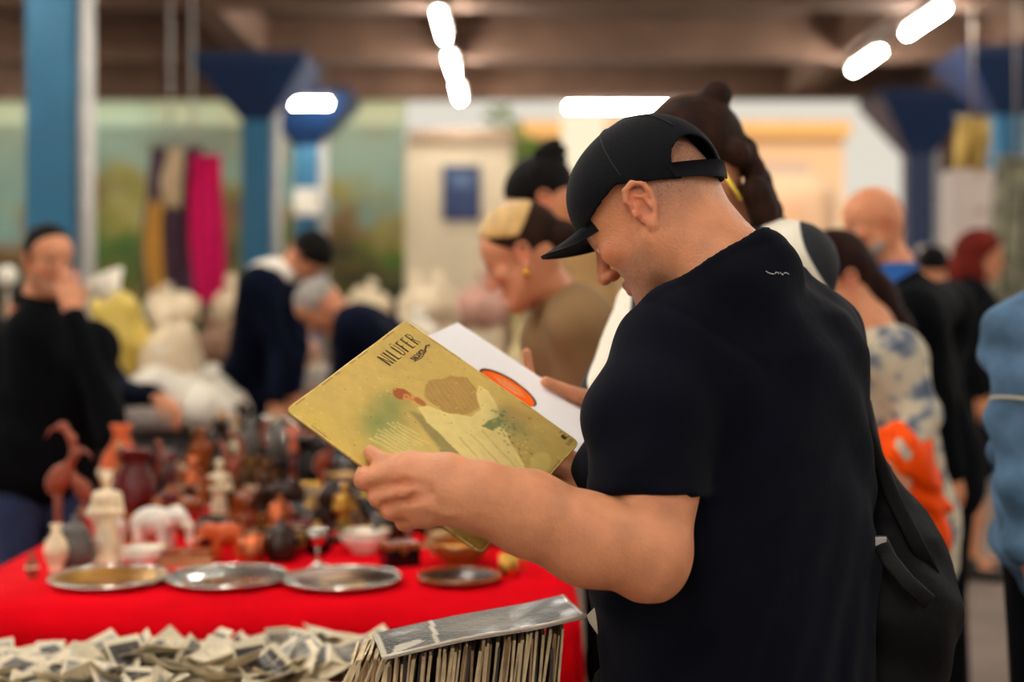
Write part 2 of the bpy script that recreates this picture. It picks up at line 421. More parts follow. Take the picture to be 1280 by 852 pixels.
for x in (2.2, 5.0):
    for y in (23.4, 27.8): obj('wheel', MB().tube([(x-.12, y, .38), (x+.12, y, .38)], .38, 20).vf(), M_black, t)
t = thing('notice_kiosk', 'cream kiosk with a dark blue notice, standing by the painted landscape wall', 'kiosk', (-.68, 18.3, 0))
b0 = P(506, 178, 18.0); b1 = P(640, 178, 18.0)
obj('body', MB().box((b0[0], 18.0, 0), (b1[0], 18.9, 3.45), bev=.03).vf(), mat('cream_kiosk_paint', S(214, 196, 166), .7, var=.05, scale=2), t, False)
obj('cap', MB().box((b0[0]+.05, 17.93, 3.45), (b1[0]+.02, 18.95, 3.62), bev=.02).vf(), mat('brown_grey_cap', S(150, 124, 100), .7), t, False)
p = P(577, 241, 17.97); nb = obj('notice', MB().box(p-V(.24, .02, .35), p+V(.24, .02, .35), bev=.01).vf(), mat('dark_blue_notice', S(20, 44, 92), .4, var=.3, scale=5), t, False)
mb = MB()
for i, ln in enumerate((.12, .16, .1, .15, .13)):
    mb.box(p+V(-ln, -.03, .22-i*.035), p+V(ln, -.024, .235-i*.035))
obj('printed_lines', mb.vf(), mat('pale_blue_print', S(120, 150, 190), .5), nb, False)
t = thing('white_screen', 'bright white upright panel in the yard, beside the cream kiosk', 'panel', (2.0, 30, 0))
a0 = P(702, 130, 30); a1 = P(757, 130, 30)
obj('board', MB().box((a0[0], 30, .4), (a1[0], 30.15, 5.5), bev=.02).vf(), mat('white_board', S(240, 236, 226), .6, var=.02), t, False)
for x in (a0[0]+.1, a1[0]-.1): obj('post', MB().tube([(x, 30.2, 0), (x, 30.2, 5.4)], .05, 8).vf(), M_fix, t)
def tree(x, y, h, r, label, cm, seed):
    rg = np.random.default_rng(seed)
    t = thing('leafy_tree', label, 'tree', (x, y, 0))
    obj('trunk', MB().tube([(x, y, 0), (x+.1, y, h*.4), (x-.05, y+.1, h*.75)], [.16, .12, .06], 8).vf(), mat('bark', S(80, 60, 44), .9), t)
    n = 2600; c = rg.normal(size=(n, 3)); c /= np.linalg.norm(c, axis=1)[:, None]; c *= (rg.random(n)**.35)[:, None]*(1+.25*np.sin(c[:, :1]*5+c[:, 2:]*4)); c = c*V(r, r, h*.36)+V(x, y, h*.62)
    a = rg.normal(size=(n, 3)); b = rg.normal(size=(n, 3)); a = a/np.linalg.norm(a, axis=1)[:, None]*.13; b = b/np.linalg.norm(b, axis=1)[:, None]*.09
    v = np.stack([c-a, c-b, c+a, c+b], 1).reshape(-1, 3); f = np.arange(4*n).reshape(n, 4)
    obj('crown', (v, f), cm, t, False)
M_leaf = mat('green_leaves', S(96, 128, 48), .6, var=.4, scale=2)
tree(.35, 34, 6.0, 1.6, 'distant leafy tree between the cream kiosk and the white panel', M_leaf, 2)
quad_box('wall_yard', (-12, 36, 0), (2.0, 36.3, 5.2), mat('pale_yellow_render', S(236, 222, 176), .8, var=.05))

# ------------------------------------------------------------------ heads, hands, bodies
def head_sdf(lo, hi, res, neck=None, ear=True, nose=1.0, chin=1.0, jaw=1.0):
    """a head in its own frame: x forward, y to its left, z up, origin midway between the ears"""
    s = Sdf(lo, hi, res)
    s.ell((-.004, 0, .048), (.098, .077, .086), 0).ell((-.045, 0, .01), (.052, .064, .055), .03).ell((.048, 0, .045), (.048, .062, .055), .03)
    s.ell((.044, 0, -.03), (.05, .060*jaw, .076), .025)
    for q in (1, -1):
        s.rc((.004, q*.056*jaw, -.045), (.072, q*.020, -.097), .016, .017, .03).ell((.067, q*.045, -.016), (.022, .019, .016), .02)
    s.ell((.083*chin, 0, -.099), (.018, .024, .017), .018).rc((.015, 0, -.07), (.06, 0, -.088), .036, .026, .03)
    if neck is not None:
        for a, b, ra, rb in neck: s.rc(a, b, ra, rb, .035)
    for q in (1, -1):
        s.rc((.091, q*.010, .020), (.074, q*.047, .022), .009, .008, .014)
        s.ell((.101, q*.032, .002), (.013, .019, .011), .014, True)
        s.ell((.0805, q*.031, .001), (.0135, .0145, .012), .003)
        s.rc((.0945, q*.018, .006), (.082, q*.046, .004), .0028, .0028, .003)
    s.rc((.096, 0, .012), (.096+.022*nose, 0, -.026), .0072, .0112, .010)
    for q in (1, -1):
        s.ell((.107, q*.012, -.030), (.011, .008, .008), .006)
        s.ell((.112, q*.0075, -.0375), (.005, .0035, .004), .002, True)
    for q in (1, -1):
        s.rc((.0985, 0, -.0555), (.086, q*.023, -.060), .0055, .003, .005).rc((.097, 0, -.067), (.086, q*.021, -.0625), .0068, .003, .005)
        s.rc((.106, 0, -.0612), (.09, q*.022, -.0615), .0018, .001, .002, True)
    if ear:
        for q in (1, -1):
            R = np.array(Euler((0, math.radians(-8), 0)).to_matrix())@np.array(Euler((0, 0, q*math.radians(22))).to_matrix())
            c = V(-.010, q*.079, -.002)
            g = lambda x, y, z: c+R@V(x, q*y, z)
            s.ell(c+R@V(0, -q*.003, .003), (.0185, .007, .030), .004, R=R)
            pts = [(.012, .000, .004), (.017, .004, .016), (.011, .006, .029), (-.002, .008, .034), (-.014, .009, .027), (-.019, .008, .012), (-.017, .006, -.006), (-.009, .004, -.022)]
            s.chain([g(*p) for p in pts], [.003, .004, .0046, .0048, .0048, .0045, .0042, .004], .003)
            s.ell(g(-.001, .003, -.028), (.0095, .0055, .011), .005, R=R)
            s.ell(g(.002, .010, -.004), (.0085, .0085, .0125), .003, True, R=R)
            s.ell(g(-.004, .010, .019), (.009, .004, .0075), .004, True, R=R)
            s.chain([g(.003, .006, .016), g(-.008, .007, .010), g(-.010, .006, -.008)], [.003, .0035, .003], .003)
            s.ell(g(.0125, .003, -.007), (.0045, .005, .007), .003, R=R)
    return s
def frame(O, yaw, pitch=0, roll=0):
    """head frame: looking along YAW (degrees, 0 = +x), nodding down by PITCH"""
    R = np.array(Euler((0, 0, math.radians(yaw))).to_matrix())@np.array(Euler((0, math.radians(pitch), 0)).to_matrix())@np.array(Euler((math.radians(roll), 0, 0)).to_matrix())
    return R
def head_tint(v, skin, stubble=0, lips=S(176, 92, 74), brow=S(40, 28, 20), shaved=0):
    c = np.tile(np.array(skin), (len(v), 1)); x, y, z = v.T
    def mixin(col, m):
        m = np.clip(m, 0, 1)[:, None]; c[:] = c*(1-m)+np.array(col)*m
    g = lambda p, r: np.exp(-(((v-np.array(p))/np.array(r))**2).sum(1))
    for q in (1, -1):
        mixin(S(206, 108, 76), .6*g((.07, q*.045, -.022), (.03, .025, .022)))
        mixin(S(204, 104, 78), .55*g((-.01, q*.085, 0), (.025, .02, .035)))
    mixin(S(206, 106, 78), .5*g((.115, 0, -.028), (.02, .02, .014)))
    if stubble:
        m = np.clip((-.030-z+.35*np.maximum(x-.03, 0)*0)/.02, 0, 1)*np.clip((x-.005)/.03, 0, 1)*np.clip((z+.125)/.02, 0, 1)
        n = .55+.45*RNG.random(len(v))
        mixin(S(128, 92, 78), stubble*m*n)
    if shaved:
        m = np.clip((z+.055)/.05, 0, 1)*np.clip((.02-x)/.03, 0, 1)*np.clip((.083-np.abs(y))/.006, 0, 1)
        n = .5+.5*RNG.random(len(v))
        mixin(S(92, 74, 66), shaved*m*n)
    mixin(lips, .75*np.clip(1-np.abs(z+.0615)/.0105, 0, 1)**.5*np.clip(1-np.abs(y)/.026, 0, 1)**.4*(x > .083))
    for q in (1, -1):
        mixin(brow, .9*np.clip(1-np.abs(z-.0235+.1*abs(0))/.006, 0, 1)*np.clip(1-np.abs(y*q-.029)/.021, 0, 1)**.3*(x > .06))
        e = ((y-q*.031)/.0125)**2+((z-.001)/.0055)**2
        mixin(S(226, 214, 204), (e < 1)*(x > .085)*.9)
        i = ((y-q*.031)/.0052)**2+((z-.001)/.0056)**2
        mixin(S(34, 22, 16), (i < 1)*(x > .085))
        mixin(S(40, 26, 20), .8*np.clip(1-np.abs(z-.0066)/.002, 0, 1)*np.clip(1-np.abs(y-q*.031)/.017, 0, 1)**.3*(x > .075))
    return c
def hand_sdf(wrist, fdir, palm, side, curl=.35, res=.003, arm=None, thumb=.6, sc=1.0, spread=.12):
    """a hand from WRIST with fingers along FDIR, palm facing PALM; SIDE +1/-1 puts the thumb along fdir x palm or against it"""
    F = nrm(fdir); Pm = nrm(np.array(palm)-F*(np.array(palm)@F)); A = np.cross(F, Pm)*side; w = np.array(wrist, float)
    g = lambda f, a, p: w+(F*f+A*a+Pm*p)*sc
    lo = w-.22*sc; hi = w+.22*sc
    if arm is not None: lo = np.minimum(lo, np.array(arm)-.07); hi = np.maximum(hi, np.array(arm)+.07)
    s = Sdf(lo, hi, res)
    for a, r in ((.030, .0125), (.010, .0135), (-.011, .013), (-.030, .0115)): s.rc(g(.012, a*.55, 0), g(.088-abs(a-.008)*.25, a, 0), .017*sc, r*sc, .012)
    s.rc(g(.015, .018, .006), g(.052, .036, .012), .017*sc, .012*sc, .012)
    for i, (a, ln, r) in enumerate(((.030, .043, .0092), (.010, .048, .0096), (-.011, .044, .0090), (-.030, .035, .0080))):
        p = g(.086-abs(a-.008)*.25, a, 0); an = spread*(a/.03); ang = 0; cc = curl*(1+.12*i)
        for j, (fr, kk) in enumerate(((1, .9), (.62, 1.15), (.5, .8))):
            ang += cc*kk; dv = (F*math.cos(an)+A*math.sin(an))*math.cos(ang)+Pm*math.sin(ang)
            q = p+dv*ln*fr*sc; s.rc(p, q, r*sc*(1-.06*j), r*sc*(.95-.08*j), .004); p = q
    p = g(.046, .036, .010); d1 = nrm(F*.75+A*.6+Pm*.35*thumb); d2 = nrm(F*.95+A*.15+Pm*.6*thumb)
    s.rc(p, p+d1*.036*sc, .0125*sc, .0105*sc, .008).rc(p+d1*.036*sc, p+d1*.036*sc+d2*.03*sc, .0105*sc, .0085*sc, .004)
    if arm is not None: s.rc(g(.01, 0, 0), arm, .025*sc, .036*sc, .015)
    return s

# ---- the man in the black cap
R0 = frame(None, 155, 38); E0 = P(795, 262, 1.98); O0 = E0-R0[:, 1]*.078
H = lambda *p: O0+R0@V(*p)
loc = lambda p: R0.T@(np.array(p)-O0)
man = thing('person', 'person in black cap and navy T-shirt, reading an old record sleeve', 'person', (.32, 2.1, 0))
neck = [((-.024, 0, -.02), (-.026, 0, -.16), .069, .073), (loc((.315, 2.005, 1.46)), loc((.33, 2.06, 1.30)), .066, .08)]
s = head_sdf((-.16, -.2, -.33), (.15, .2, .15), .0026, neck, jaw=1.06, nose=1.0)
s.chain([(.03, .052, -.075), (.01, .06, -.045)], [.012, .012], .02)
hv, hf = relax(s.mesh(), 1, .4); htint = head_tint(hv, SKIN, .75, shaved=.8)
head_m = (hv@R0.T+O0, hf)
# the arm that holds the sleeve
SH, EL, WR = P(830, 405, 1.95), P(806, 688, 1.83), P(568, 614, 1.765)
s = Sdf(P(430, 780, 1.72)-V(.02, .06, .0), P(900, 380, 1.95)+V(.02, .22, .02), .0032)
s.rc(P(824, 500, 1.915), P(815, 600, 1.872), .056, .057, 0).rc(P(815, 600, 1.872), P(808, 680, 1.845), .057, .060, .03)
s.rc(P(808, 690, 1.838), P(735, 674, 1.815), .057, .056, .012).rc(P(735, 674, 1.815), P(660, 642, 1.79), .057, .051, .02).rc(P(660, 640, 1.79), P(598, 620, 1.772), .051, .042, .02)
s.rc(P(598, 620, 1.772), WR, .042, .036, .02)
s.ell(P(812, 715, 1.85), (.038, .04, .036), .03)
kn = [P(505, 590, 1.772), P(514, 611, 1.762), P(522, 629, 1.760), P(530, 645, 1.768)]
pip = [P(456, 599, 1.795), P(474, 621, 1.788), P(490, 637, 1.788), P(506, 652, 1.795)]
dip = [P(458, 590, 1.842), P(480, 606, 1.830), P(497, 621, 1.826), P(513, 637, 1.825)]
tip = [P(474, 574, 1.872), P(496, 590, 1.858), P(511, 606, 1.850), P(526, 622, 1.845)]
for i in range(4):
    rr = [.0150, .0152, .0146, .0130][i]
    s.rc(P(560, 596+i*11, 1.768), kn[i], .021, rr+.0015, .02)
    s.rc(kn[i], pip[i], rr, rr*.92, .006).rc(pip[i], dip[i], rr*.9, rr*.82, .004).rc(dip[i], tip[i], rr*.82, rr*.72, .004)
    s.ell(kn[i]+V(0, -.008, .002), (.012, .010, .012), .010)
for i in range(2):
    m_ = (kn[i]+kn[i+1])/2+V(0, -.0185, 0); s.rc((pip[i]+pip[i+1])/2+V(0, -.0125, 0), m_, .0035, .0025, .008, True); s.rc(m_, m_+(P(560, 610, 1.745)-m_)*.5+V(0, -.006, 0), .0025, .0005, .012, True)
for a, b, c in ((P(545, 600, 1.742), P(575, 622, 1.738), P(610, 640, 1.733)), (P(535, 632, 1.742), P(558, 640, 1.74), P(590, 640, 1.735))): s.chain([a, b, c], [.0025, .003, .0025], .009)
s.rc(P(556, 592, 1.775), P(515, 585, 1.785), .024, .019, .02).rc(P(515, 585, 1.785), P(481, 580, 1.806), .018, .0135, .012).rc(P(481, 580, 1.806), P(463, 565, 1.828), .0125, .0095, .005)
av, af = relax(s.mesh(), 1, .5)
at = np.tile(np.array(SKIN), (len(av), 1))
for p in kn+pip: at = at*(1-(.35*np.exp(-((av-p)**2).sum(1)/.018**2))[:, None])+np.array(S(214, 112, 80))*(.35*np.exp(-((av-p)**2).sum(1)/.018**2))[:, None]
# the far arm, its hand under the sleeve
RS, RE, RW = V(.445, 2.26, 1.365), V(.215, 2.50, 1.13), V(.135, 2.085, 1.175)
s = hand_sdf(RW, nrm(P(690, 596, 2.045)-RW), V(.1, -.45, .8), 1, .25, .0032, RW+nrm(RE-RW)*.08)
h2 = s.mesh()
s = Sdf((-.0, 1.75, -.02), (.75, 2.7, 1.45), .011)
s.rc(RS, RE, .058, .05, 0).rc(RE, RW, .05, .032, .02)
s.rc((.32, 2.1, 1.34), (.32, 2.1, .95), .10, .16, .03)
HL, HR = V(.26, 2.03, .88), V(.39, 2.18, .88)
KL, KR, AL, AR = V(.235, 2.02, .48), V(.37, 2.19, .48), V(.25, 2.04, .09), V(.39, 2.2, .09)
for a, b, c in ((HL, KL, AL), (HR, KR, AR)):
    s.rc(a, b, .09, .058, .02).rc(b, c, .058, .038, .02)
h3 = s.mesh()
bm_ = join(head_m, (av, af), h2, h3)
obj('body', bm_, M_skin, man, attr=np.concatenate([htint, at, np.tile(np.array(SKIN), (len(h2[0])+len(h3[0]), 1))]))
# T-shirt
sx_, sy_ = .65, .76
fw = V(-.76, .65)
lev = []
for z, off, a, b in ((1.475, -.005, .085, .080), (1.455, -.01, .125, .10), (1.425, -.03, .165, .125), (1.37, -.03, .20, .15), (1.30, -.015, .225, .165), (1.22, 0, .235, .178), (1.14, .000, .235, .188), (1.06, -.004, .235, .188), (.98, -.010, .232, .184), (.88, -.018, .236, .180), (.80, -.020, .238, .180)):
    lev.append((z, .325+fw[0]*off, 2.10+fw[1]*off, a, b, sx_, sy_))
s = Sdf((-.02, 1.68, .74), (.80, 2.60, 1.56), .0055)
s.loft(lev, 0)
s.rc(P(846, 424, 1.965), P(814, 520, 1.905), .076, .083, .035).rc(P(814, 520, 1.905), P(811, 640, 1.865), .083, .080, .02)
s.rc(RS, RS+(RE-RS)*.62, .068, .072, .04)
s.rc(P(905, 368, 1.99), P(850, 418, 1.965), .05, .066, .05).rc(P(965, 368, 2.09), P(1030, 425, 2.22), .055, .07, .05)
s.rc(H(-.024, 0, -.09), H(-.026, 0, -.16), .082, .088, .02).rc(H(-.026, 0, -.16), (.33, 2.06, 1.30), .088, .15, .03)
s.ell(P(780, 592, 2.06), (.072, .066, .060), .05)                       # chest
# drop the sleeve's lower end only: rebuild torso below the hem
t2 = Sdf((-.02, 1.68, .74), (.80, 2.60, 1.56), .0055); t2.loft(lev, 0).ell(P(780, 592, 2.06), (.072, .066, .060), .05)
X, Y, Z = np.meshgrid(*s.ax, indexing='ij', sparse=True)
ax_ = nrm(V(-.05, -.12, -1)); cc = P(811, 617, 1.868)
below = (X-cc[0])*ax_[0]+(Y-cc[1])*ax_[1]+(Z-cc[2])*ax_[2]
s.d = np.where(below < 0, np.minimum(s.d, np.maximum(t2.d, -9)), np.minimum(t2.d, np.maximum(s.d, below))).astype(np.float32)
# neck opening: everything round the neck above the collar line goes
c1, c2, c3 = P(955, 320, 2.02), P(866, 329, 1.925), P(800, 386, 1.96)
pn = np.cross(c2-c1, c3-c1); pn = nrm(pn if pn[2] > 0 else -pn)
na, nb_ = H(-.024, 0, 0), np.array((.325, 2.04, 1.36)); nd = nrm(nb_-na)
tt = (X-na[0])*nd[0]+(Y-na[1])*nd[1]+(Z-na[2])*nd[2]
rad = np.sqrt((X-na[0]-tt*nd[0])**2+(Y-na[1]-tt*nd[1])**2+(Z-na[2]-tt*nd[2])**2)
above = (X-c1[0])*pn[0]+(Y-c1[1])*pn[1]+(Z-c1[2])*pn[2]
nr2 = (rad < .15) & (Z > 1.36)
s.d = np.where(nr2 & (above > -.017), s.d-.0016, s.d); s.d = np.where(nr2, s.d+.0022*np.exp(-((above+.0185)/.0030)**2), s.d)
s.d = np.maximum(s.d, np.where(Z > 1.30, above, -1)).astype(np.float32)
s.warp(lambda X, Y, Z: .0052*np.sin(34*(X*.6+Z*.85)+6*np.sin(7*Y+3*Z))*np.sin(9*Y+4*X+5*Z)+.0030*np.sin(64*(Z*.6-X*.8)+4*np.sin(11*Z))*np.sin(13*X+5*Z)+.0025*np.sin(90*(X*.9+Y*.5)+5*np.sin(9*Z))*np.clip((1.22-Z)*4, 0, 1))
arm_a, arm_b = P(850, 430, 1.96), P(818, 520, 1.905); av_ = nrm(arm_b-arm_a+V(-.02, 0, 0))
pl = np.abs((X-arm_a[0])*av_[0]+(Y-arm_a[1])*av_[1]+(Z-arm_a[2])*av_[2])
s.d = np.where((Y < 2.02) & (X < .34), s.d+.0028*np.exp(-(pl/.0045)**2), s.d).astype(np.float32)
hm = np.abs(below+.022); s.d = np.where((X < .3) & (Y < 2.0), s.d+.0016*np.exp(-(hm/.004)**2), s.d).astype(np.float32)
sv, sf = relax(s.mesh(), 2, .5)
shirt = obj('t_shirt', (sv, sf), M_tee, man)
# trousers, shoes, the shirt's small printed mark
s = Sdf((-.02, 1.75, -.01), (.75, 2.6, .92), .011)
s.loft([(z, .325, 2.10, a, b, sx_, sy_) for z, a, b in ((.9, .225, .178), (.82, .235, .185), (.72, .225, .175), (.66, .20, .15))], 0)
for a, b, c in ((HL, KL, AL), (HR, KR, AR)): s.rc(a+V(0, 0, -.1), b, .115, .082, .03).rc(b, c, .082, .066, .02)
obj('trousers', s.mesh(), M_black, man)
for c in (AL, AR):
    s = Sdf(c-V(.26, .16, .12), c+V(.12, .26, .06), .008)
    s.rc(c+V(.02, -.015, -.045), c+V(-.13, .11, -.05), .045, .042, 0).cut(lambda X, Y, Z: .002-Z)
    obj('shoe', s.mesh(), mat('black_leather', S(22, 20, 20), .4), man)
# cap: crown, visor, strap
s = Sdf((-.16, -.13, -.09), (.14, .13, .17), .0028)
s.ell((-.014, 0, .032), (.112, .0885, .108), 0).ell((.03, 0, .052), (.072, .080, .070), .03)
inner = Sdf((-.16, -.13, -.09), (.14, .13, .17), .0028); inner.ell((-.014, 0, .030), (.1075, .084, .104), 0).ell((.03, 0, .050), (.0675, .0755, .066), .03)
s.d = np.maximum(s.d, -inner.d)
s.cut(lambda X, Y, Z: (np.where(X > .0, .044-.17*np.maximum(X, 0), .044+.66*X)-Z)*.8+0*Y)
s.ell((-.116, .045, .010), (.056, .042, .036), .003, True, R=np.array(Euler((0, 0, math.radians(-21))).to_matrix()))
crown_v, crown_f = relax(s.mesh(), 1, .4)
cap = thing('baseball_cap', 'black baseball cap worn by the man reading the record sleeve', 'cap', O0)
obj('crown', (crown_v@R0.T+O0, crown_f), M_cap, cap)
ce = lambda a, z: V(-.014+.1135*math.sqrt(max(0, 1-((z-.032)/.108)**2))*math.cos(a), .0895*math.sqrt(max(0, 1-((z-.032)/.108)**2))*math.sin(a), z)
def sheet(rows, th):
    """closed shell from a grid of points ROWS, thickness TH along the local normal"""
    g = np.array(rows, float); n, k = g.shape[:2]
    du = np.gradient(g, axis=0); dv = np.gradient(g, axis=1); nn = np.cross(du, dv); nn /= np.linalg.norm(nn, axis=2)[..., None]+1e-12
    v = np.concatenate([g.reshape(-1, 3), (g+nn*th).reshape(-1, 3)]); f = []
    m = n*k
    for i in range(n-1):
        for j in range(k-1):
            a, b, c, d = i*k+j, i*k+j+1, (i+1)*k+j+1, (i+1)*k+j
            f += [(d, c, b, a), (a+m, b+m, c+m, d+m)]
    for i in range(n-1): f += [(i*k, (i+1)*k, (i+1)*k+m, i*k+m), ((i+1)*k+k-1, i*k+k-1, i*k+k-1+m, (i+1)*k+k-1+m)]
    for j in range(k-1): f += [(j+1, j, j+m, j+1+m), ((n-1)*k+j, (n-1)*k+j+1, (n-1)*k+j+1+m, (n-1)*k+j+m)]
    return v, f
rows = []
for i in range(29):
    t = -1+2*i/28; ph = t*1.02
    root = V(.028+.071*math.cos(ph), .0735*math.sin(ph), .042)
    ln = .078*(max(0, 1-abs(t)**2.2))**.5
    rows.append([root+V(j/8*ln, .06*j/8*ln*t, -.002+(.016-.036*t*t)*(j/8)-.004*t*t) for j in range(9)])
vv, ff = sheet(rows, -.0035)
obj('visor', (vv@R0.T+O0, ff), M_cap, cap)
rows = []
for i in range(17):
    a = math.pi-.36+(-1+2*i/16)*.66; zz = -.02
    for _ in range(12): zz = .5*zz+.5*(.047+.66*ce(a, zz)[0])
    rows.append([ce(a, zz+.022*k) for k in (0, .5, 1)])
vv, ff = sheet(rows, .003)
obj('strap', (vv@R0.T+O0, ff), M_cap, cap)
mb = MB()
for k in range(6):                                                        # stitched panel seams
    a = math.radians(30+60*k); pts = []
    for q in range(14):
        z = .139-.09*(q/13)**1.3
        if abs(math.degrees(a) % 360-180) < 40 and z < .06: break
        pts.append(ce(a, z))
    mb.tube(pts, .0012, 5)
sv_, sf_, _m = mb.vf(); obj('seam', (sv_@R0.T+O0, sf_), mat('cap_seam', S(12, 12, 15), .8), cap)
s = Sdf((-.05, -.02, .12), (.03, .02, .16), .0015); s.ell((-.014, 0, .141), (.008, .008, .004), 0); a_, b_ = s.mesh(); obj('button', (a_@R0.T+O0, b_), M_cap, cap)

# ---- the old record sleeve he holds, the white inner sleeve and its record
A, B, C, D = V(-.2946, 1.844, 1.2990), V(-.1584, 2.1048, 1.4116), V(.0968, 2.0473, 1.2361), V(-.0394, 1.7865, 1.1235)
nS = nrm(np.cross(D-A, B-A)); nS = nS if nS[1] < 0 else -nS
su, sv2 = (D-A), (B-A)
eu, ev = nrm(su), nrm(sv2)                                                # eu: top edge to bottom edge of the cover, ev: left to right
def cov(x, y, h=0.0): return A+sv2*x+su*y+nS*h
def inpoly(x, y, poly):
    c = np.zeros(x.shape, bool); n = len(poly)
    for i in range(n):
        (x1, y1), (x2, y2) = poly[i], poly[(i+1) % n]
        if y1 == y2: continue
        c ^= ((y1 > y) != (y2 > y)) & (x < (x2-x1)*(y-y1)/(y2-y1)+x1)
    return c
NG = 230
gx, gy = np.meshgrid(np.linspace(0, 1, NG), np.linspace(0, 1, NG), indexing='ij')
def snoise(x, y, seed, oct=4, f0=3):
    r = np.random.default_rng(seed); o = 0
    for k in range(oct):
        for _ in range(5):
            a = r.random()*6.28; f = f0*2**k*(.7+.6*r.random()); o = o+np.sin((x*math.cos(a)+y*math.sin(a))*f*3+r.random()*6.28)/2**k
    return o/5
n1_, n2_, n3_ = snoise(gx, gy, 1), snoise(gx, gy, 2), snoise(gx, gy, 3, 3, 12)
art = np.zeros((NG, NG, 3)); 
def lay(col, m): 
    m = np.clip(m, 0, 1)[..., None]; art[:] = art*(1-m)+np.array(col)*m
def soft(m, it=2):
    m = m.astype(float)
    for _ in range(it):
        m = (m+np.roll(m, 1, 0)+np.roll(m, -1, 0)+np.roll(m, 1, 1)+np.roll(m, -1, 1))/5
    return m
jx, jy = gx+.008*n3_, gy+.008*np.roll(n3_, 17, 0)
art[:] = S(190, 160, 86)
lay(S(206, 174, 96), .5+.5*n1_); lay(S(168, 146, 76), np.clip((gy-.45)*1.3, 0, .75)*(.75+.3*n2_)); lay(S(196, 166, 66), np.clip(.35-gx, 0, .35)*1.8*(.6+.4*n1_))
blob = lambda cx, cy, rx, ry: np.exp(-((jx-cx)/rx)**2-((jy-cy)/ry)**2)
lay(S(112, 126, 66), 1.0*blob(.27, .33, .11, .10)*(.75+.5*n2_)); lay(S(112, 128, 70), .75*blob(.42, .28, .1, .08)); lay(S(196, 178, 104), .8*blob(.25, .46, .09, .12))
for i in range(9): lay(S(212, 192, 122), .7*soft(np.abs(jx-(.17+.022*i)-(jy-.36)*.12) < .0045, 1)*((jy > .33+.012*(i % 3)) & (jy < .47+.02*(i % 4))))
lay(S(134, 122, 74), .8*soft(inpoly(jx, jy, [(.45, .36), (.5, .44), (.42, .70), (.30, .86), (.30, .70), (.38, .52)]), 5)); lay(S(98, 116, 74), .8*soft(inpoly(jx, jy, [(.40, .62), (.42, .66), (.36, .84), (.27, .97), (.27, .84)]), 3))
lay(S(172, 132, 70), .85*soft(inpoly(jx, jy, [(.60, .34), (.70, .31), (.84, .35), (.90, .42), (.86, .50), (.77, .56), (.66, .54), (.585, .47)]), 1))       # a parasol
for i in range(12): lay(S(142, 106, 58), .35*soft(np.abs((jx-.6)*.9+(jy-.34)*.5-.028*i) < .003, 1)*inpoly(jx, jy, [(.60, .34), (.70, .31), (.84, .35), (.90, .42), (.86, .50), (.77, .56), (.66, .54), (.585, .47)]))
dress = [(.50, .37), (.56, .39), (.60, .49), (.67, .56), (.76, .57), (.84, .50), (.90, .48), (.91, .53), (.86, .60), (.78, .67), (.70, .76), (.62, .88), (.52, .97), (.33, .97), (.36, .80), (.42, .63), (.455, .45)]
lay(S(222, 200, 128), soft(inpoly(jx, jy, dress), 1)); lay(S(184, 158, 84), .5*soft(inpoly(jx, jy, [(.58, .62), (.72, .66), (.6, .88), (.45, .96), (.44, .8)]), 6)*(.7+.6*n1_))
for q in ((.50, .60, .40, .92), (.57, .62, .47, .95), (.64, .64, .55, .9)):
    tt = np.clip(((jy-q[1])/(q[3]-q[1])), 0, 1); lay(S(172, 146, 76), .5*soft(np.abs(jx-(q[0]+(q[2]-q[0])*tt)) < .005, 1)*(jy > q[1])*(jy < q[3]))
lay(S(206, 138, 74), soft(((jx-.525)/.034)**2+((jy-.30)/.042)**2 < 1, 1)); lay(S(158, 84, 40), soft((((jx-.515)/.043)**2+((jy-.278)/.038)**2 < 1) & (jy < .283+.5*np.abs(jx-.52)), 1)); lay(S(176, 100, 54), soft(((jx-.545)/.026)**2+((jy-.352)/.03)**2 < 1, 1))
for q in (-.012, .013): lay(S(96, 54, 34), .8*soft(((jx-.526-q)/.006)**2+((jy-.3)/.005)**2 < 1, 1))
lay(S(160, 72, 50), .7*soft(((jx-.528)/.008)**2+((jy-.322)/.004)**2 < 1, 1))
lay(S(98, 112, 66), .9*soft(inpoly(jx, jy, [(.66, .63), (.72, .63), (.80, .655), (.75, .69), (.68, .68)]), 1))
lay(S(108, 120, 72), .95*blob(.80, .74, .07, .07)*(.8+.4*n2_)); lay(S(104, 110, 68), .55*blob(.84, .66, .07, .05))
rr_ = np.random.default_rng(5)
for i in range(46):
    cx_, cy_ = .80+rr_.normal()*.05, .72+rr_.normal()*.055; lay(S(76, 96, 62) if i % 2 else S(150, 146, 92), .6*soft(((jx-cx_)/.010)**2+((jy-cy_)/.006)**2 < 1, 1))
for i in range(40):
    cx_, cy_ = .69+rr_.normal()*.035, .80+rr_.normal()*.05; lay(S(104, 84, 52) if i % 2 else S(214, 190, 118), .6*soft(((jx-cx_)/.006)**2+((jy-cy_)/.006)**2 < 1, 1))
lay(S(202, 180, 104), .8*soft(((jx-.70)/.075)**2+((jy-.93)/.042)**2 < 1, 2)); lay(S(184, 160, 90), .8*soft(((jx-.80)/.06)**2+((jy-.87)/.05)**2 < 1, 2)); lay(S(176, 120, 74), .35*blob(.9, .72, .07, .06))
edge = np.minimum(np.minimum(gx, 1-gx), np.minimum(gy, 1-gy))
lay(S(216, 186, 112), .8*(edge < .006)*(n3_ > -.3)); lay(S(132, 96, 48), .6*(edge < .016)*(edge > .006)*(n3_ > .05))
for i in range(260):
    cx_, cy_, r_ = rr_.random(), rr_.random(), .002+.003*rr_.random(); lay(S(222, 196, 130) if i % 3 else S(120, 92, 50), .55*(((gx-cx_)**2+(gy-cy_)**2) < r_**2))
